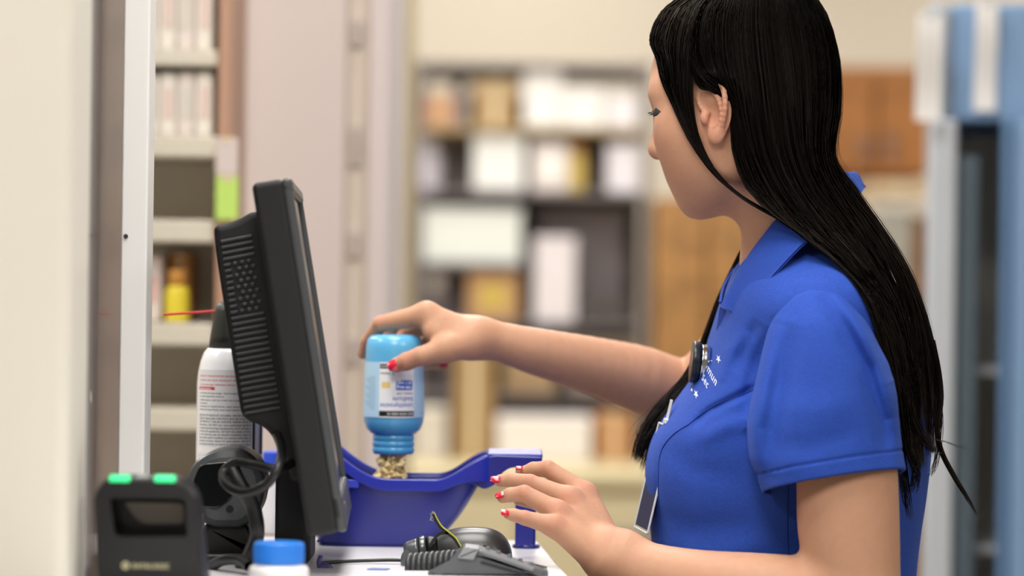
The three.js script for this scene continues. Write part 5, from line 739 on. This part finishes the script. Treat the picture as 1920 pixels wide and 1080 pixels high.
  sheet(['back', 'edge'], 700, 46, [0.80, 1.0], 0.42, 0.003, 0.009, 0.0003, 0.0005);
  // the lock that swings out behind her back, and loose ends
  const free = (guide, count, wid, depth, r, wob = 4, curlAt = 0) => { const c = new THREE.CatmullRomCurve3(guide.map(([x, y, d]) => V(x, y, (d ?? depth) * 1000)), false, 'centripetal'); for (let i = 0; i < count; i++) { const te = rr(0.8, 1), o = [rr(-1, 1), rr(-1, 1), rr(-1, 1), rr(0, 6)], pts = []; for (let k = 0; k <= 26; k++) { const t = k / 26 * te, p = c.getPoint(t), w = wid * (1 - 0.7 * Math.pow(t, 2)); pts.push(P(p.x + o[0] * w + Math.sin(t * 7 + o[3]) * wob * t, p.y + o[1] * w * 0.6, p.z / 1000 + o[2] * 0.004)); } strand(pts, r * rr(0.6, 1.1), shade()); } };
  free([[1748, 640, 3.05], [1760, 700, 3.05], [1764, 750, 3.05], [1757, 805, 3.05], [1764, 845, 3.05], [1790, 895, 3.05], [1812, 930, 3.05], [1834, 970, 3.05]], 60, 5, 3.05, 0.0004, 2);
  free([[1700, 700, 2.99], [1722, 790, 2.99], [1745, 820, 2.99], [1775, 830, 2.99], [1830, 850, 2.99]], 5, 4, 3.0, 0.00022, 6);
  free([[1675, 700, 3.0], [1684, 800, 3.0], [1692, 880, 3.0], [1706, 978, 3.0]], 70, 9, 3.0, 0.0004, 6);
  free([[1690, 740, 3.0], [1702, 830, 3.0], [1716, 880, 3.0], [1712, 930, 3.0]], 60, 9, 3.0, 0.0004, 8);
  free([[1700, 740, 3.0], [1716, 800, 3.0], [1740, 835, 3.0], [1760, 850, 3.0]], 50, 9, 3.0, 0.0004, 6);
  free([[1752, 690, 3.06], [1764, 780, 3.06], [1756, 860, 3.06], [1742, 900, 3.06]], 24, 5, 3.06, 0.0003, 5);
  // hair that falls over her far shoulder
  const far = (count, clumps) => { const A = [[1424, 425], [1397, 456], [1373, 500], [1345, 560], [1314, 640], [1282, 705], [1232, 762], [1203, 812], [1190, 860]], B = [[1446, 440], [1418, 485], [1400, 540], [1382, 600], [1358, 670], [1335, 722], [1300, 772], [1252, 818], [1214, 890]], a = new THREE.CatmullRomCurve3(A.map(([x, y]) => V(x, y, 0))), b = new THREE.CatmullRomCurve3(B.map(([x, y]) => V(x, y, 0))), dep = (t) => lerp(3.165, 3.205, sst(0, 0.35, t)) - 0.03 * sst(0.5, 1, t), cl = Array.from({ length: clumps }, () => ({ s: rnd(), t: rr(0.82, 1), ph: rr(0, 6) })); for (let i = 0; i < count; i++) { const c = cl[Math.floor(rnd() * clumps)], s = c.s + rr(-0.03, 0.03), te = c.t + rr(-0.06, 0.03), o = [rr(-1, 1), rr(-1, 1), rr(-1, 1), rr(0, 6)], pts = []; for (let k = 0; k <= 28; k++) { const t = k / 28 * te, p = a.getPoint(Math.min(t, 1)).lerp(b.getPoint(Math.min(t, 1)), s), w = sst(0.3, 1, t); pts.push(P(p.x + o[0] * (1 + 4 * w) + Math.sin(t * 10 + c.ph) * 5 * w, p.y + o[1] * 4 * w, dep(t) + o[2] * 0.012)); } strand(pts, rr(0.0003, 0.0006), shade()); } };
  far(1500, 110);
  free([[1300, 720, 3.17], [1262, 780, 3.17], [1228, 830, 3.17], [1214, 900, 3.17]], 16, 10, 3.17, 0.00022, 12);
  free([[1300, 700, 3.17], [1245, 750, 3.17], [1200, 800, 3.17], [1187, 850, 3.17]], 10, 12, 3.17, 0.0002, 14);
  // flyaways
  for (let i = 0; i < 46; i++) { const q = rnd(), s = rr(0.9, 1.01), t0 = rr(0.1, 0.6), xy = []; for (let k = 0; k <= 16; k++) { const t = t0 + k / 16 * 0.3, p = at(['behindEar', 'middle', 'rear', 'back', 'edge'], s, t), u = k / 16; xy.push(P(p.x + u * (1 - u * 0.4) * rr(14, 15) * (0.4 + q), p.y - u * 8 * q, 3.1)); } strand(xy, 0.00012, [0.03, 0.022, 0.017]); }
  for (let i = 0; i < 60; i++) { const s = rnd(), t0 = rr(0.1, 0.75), a = rr(-1, 1), xy = []; for (let k = 0; k <= 14; k++) { const u = k / 14, p = at(['behindEar', 'middle', 'rear', 'back', 'edge'], s, Math.min(1, t0 + u * 0.14)); xy.push([p.x + a * 16 * u * u, p.y + Math.sin(u * 3) * 4]); } strand(drape(xy, rr(0.012, 0.015)), 0.00014, [0.06, 0.045, 0.036]); }
  const strands = new THREE.BufferGeometry(); strands.setAttribute('position', new THREE.Float32BufferAttribute(pos, 3)); strands.setAttribute('normal', new THREE.Float32BufferAttribute(nor, 3)); strands.setAttribute('color', new THREE.Float32BufferAttribute(col, 3)); strands.setIndex(idx);
  // the dense hair below: the cap on the skull, and the sheet that hangs from it
  const [a, b] = bound([HW(-0.12, 0.15, 0.1), HW(0.11, -0.07, -0.1), HW(0.11, 0.15, -0.1), HW(-0.12, -0.07, 0.1), HW(0, 0.15, 0)], 0.012), cap = meshField(capW, a, b, 0.004);
  const sp = [], si = [], NS = 70, NT = 60; for (let i = 0; i <= NS; i++) { const s = i / NS, xy = []; for (let k = 0; k <= NT; k++) { const p = at(['behindEar', 'middle', 'rear', 'back', 'edge'], lerp(0.015, 0.985, s), k / NT * (lerp(0.70, 0.60, sst(0.7, 0.95, s)) + 0.05 * Math.sin(s * 40) + 0.04 * Math.sin(s * 91))); xy.push([p.x, p.y]); } for (const v of drape(xy, 0.001)) sp.push(v.x, v.y, v.z); }
  for (let i = 0; i < NS; i++) for (let k = 0; k < NT; k++) { const q = i * (NT + 1) + k; si.push(q, q + 1, q + NT + 1, q + 1, q + NT + 2, q + NT + 1); }
  const under = new THREE.BufferGeometry(); under.setAttribute('position', new THREE.Float32BufferAttribute(sp, 3)); under.setIndex(si); under.computeVertexNormals();
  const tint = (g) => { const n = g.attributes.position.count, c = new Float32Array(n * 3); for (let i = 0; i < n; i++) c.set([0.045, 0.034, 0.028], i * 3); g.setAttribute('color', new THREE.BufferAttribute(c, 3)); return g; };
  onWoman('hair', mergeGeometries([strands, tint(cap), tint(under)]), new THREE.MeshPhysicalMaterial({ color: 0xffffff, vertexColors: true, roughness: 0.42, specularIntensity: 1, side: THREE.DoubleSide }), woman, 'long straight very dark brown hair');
  // eyelashes
  const lash = []; for (let i = 0; i < 22; i++) { const q = i / 21, rx = lerp(1230, 1239, q), ry = lerp(202, 209, q), d = 3.055, tx = lerp(1215, 1227, q) + rr(-1.5, 1.5), ty = lerp(213, 217, q) + rr(-2.5, 2.5); lash.push(new THREE.TubeGeometry(new THREE.QuadraticBezierCurve3(P(rx, ry, d), P((rx + tx) / 2 + 1, (ry + ty) / 2 + 4, d - 0.003), P(tx, ty, d - 0.004)), 5, 0.00028, 5)); }
  onWoman('eyelashes', lash, M(0x0c0a0a, 0.5));
}

// ---------------------------------------------------------------- badge reel and card on her shirt
{
  const c = P(1313, 680, 3.1), ax = V(-0.98, 0.10, 0.02).normalize(), t = thing('badge_reel', 'round black and chrome badge reel clipped to the shirt front', 'badge reel', c); t.quaternion.setFromUnitVectors(V(0, 1, 0), ax);
  part('disc', lathe([[0, 0.001], [0.02, 0.001], [0.0215, 0.003], [0.0215, 0.008], [0.0205, 0.0095], [0, 0.0095]], 48), M(0x1c2126, 0.3), t);
  part('chrome_ring', lathe([[0, -0.009], [0.017, -0.009], [0.019, -0.0075], [0.0195, -0.004], [0.0185, -0.001], [0.0195, 0.0012], [0, 0.0012]], 48), steel, t);
  part('clip', rbox(0.009, 0.004, 0.05, 0.001).translate(0, -0.0105, 0), steel, t);
  const TN = P(1264, 792, 3.08), TF = P(1234, 797, 3.135), BN = P(1215, 990, 3.08), BF = P(1188, 1004, 3.135), y = TN.clone().add(TF).sub(BN).sub(BF).normalize(), x = TF.clone().add(BF).sub(TN).sub(BN).normalize(), z = x.clone().cross(y).normalize(), xx = y.clone().cross(z), mid = TN.clone().add(TF).add(BN).add(BF).multiplyScalar(0.25), w = 0.058, h = TN.distanceTo(BN);
  const k = thing('identification_card', 'dark blue identification card in a clear holder hanging before the chest', 'badge card', mid); k.quaternion.setFromRotationMatrix(new THREE.Matrix4().makeBasis(xx, y, z));
  part('card', rbox(w - 0.004, h - 0.006, 0.0012, 0.0005), M(0x14224a, 0.45), k);
  part('holder_edge', [[0, h / 2, w, 0.0022], [0, -h / 2, w, 0.0022], [w / 2, 0, 0.0022, h], [-w / 2, 0, 0.0022, h]].map(([a, b, p, q]) => rbox(p, q, 0.0022, 0.0008).translate(a, b, 0)), M(0xdfe6ee, 0.2), k);
  part('strap', [rbox(0.009, 0.03, 0.001, 0.0004).translate(0, h / 2 + 0.012, 0), rbox(0.013, 0.006, 0.005, 0.0015).translate(0, h / 2 + 0.004, 0)], M(0xd5d9dc, 0.25), k);
}

renderer.render(scene, camera);
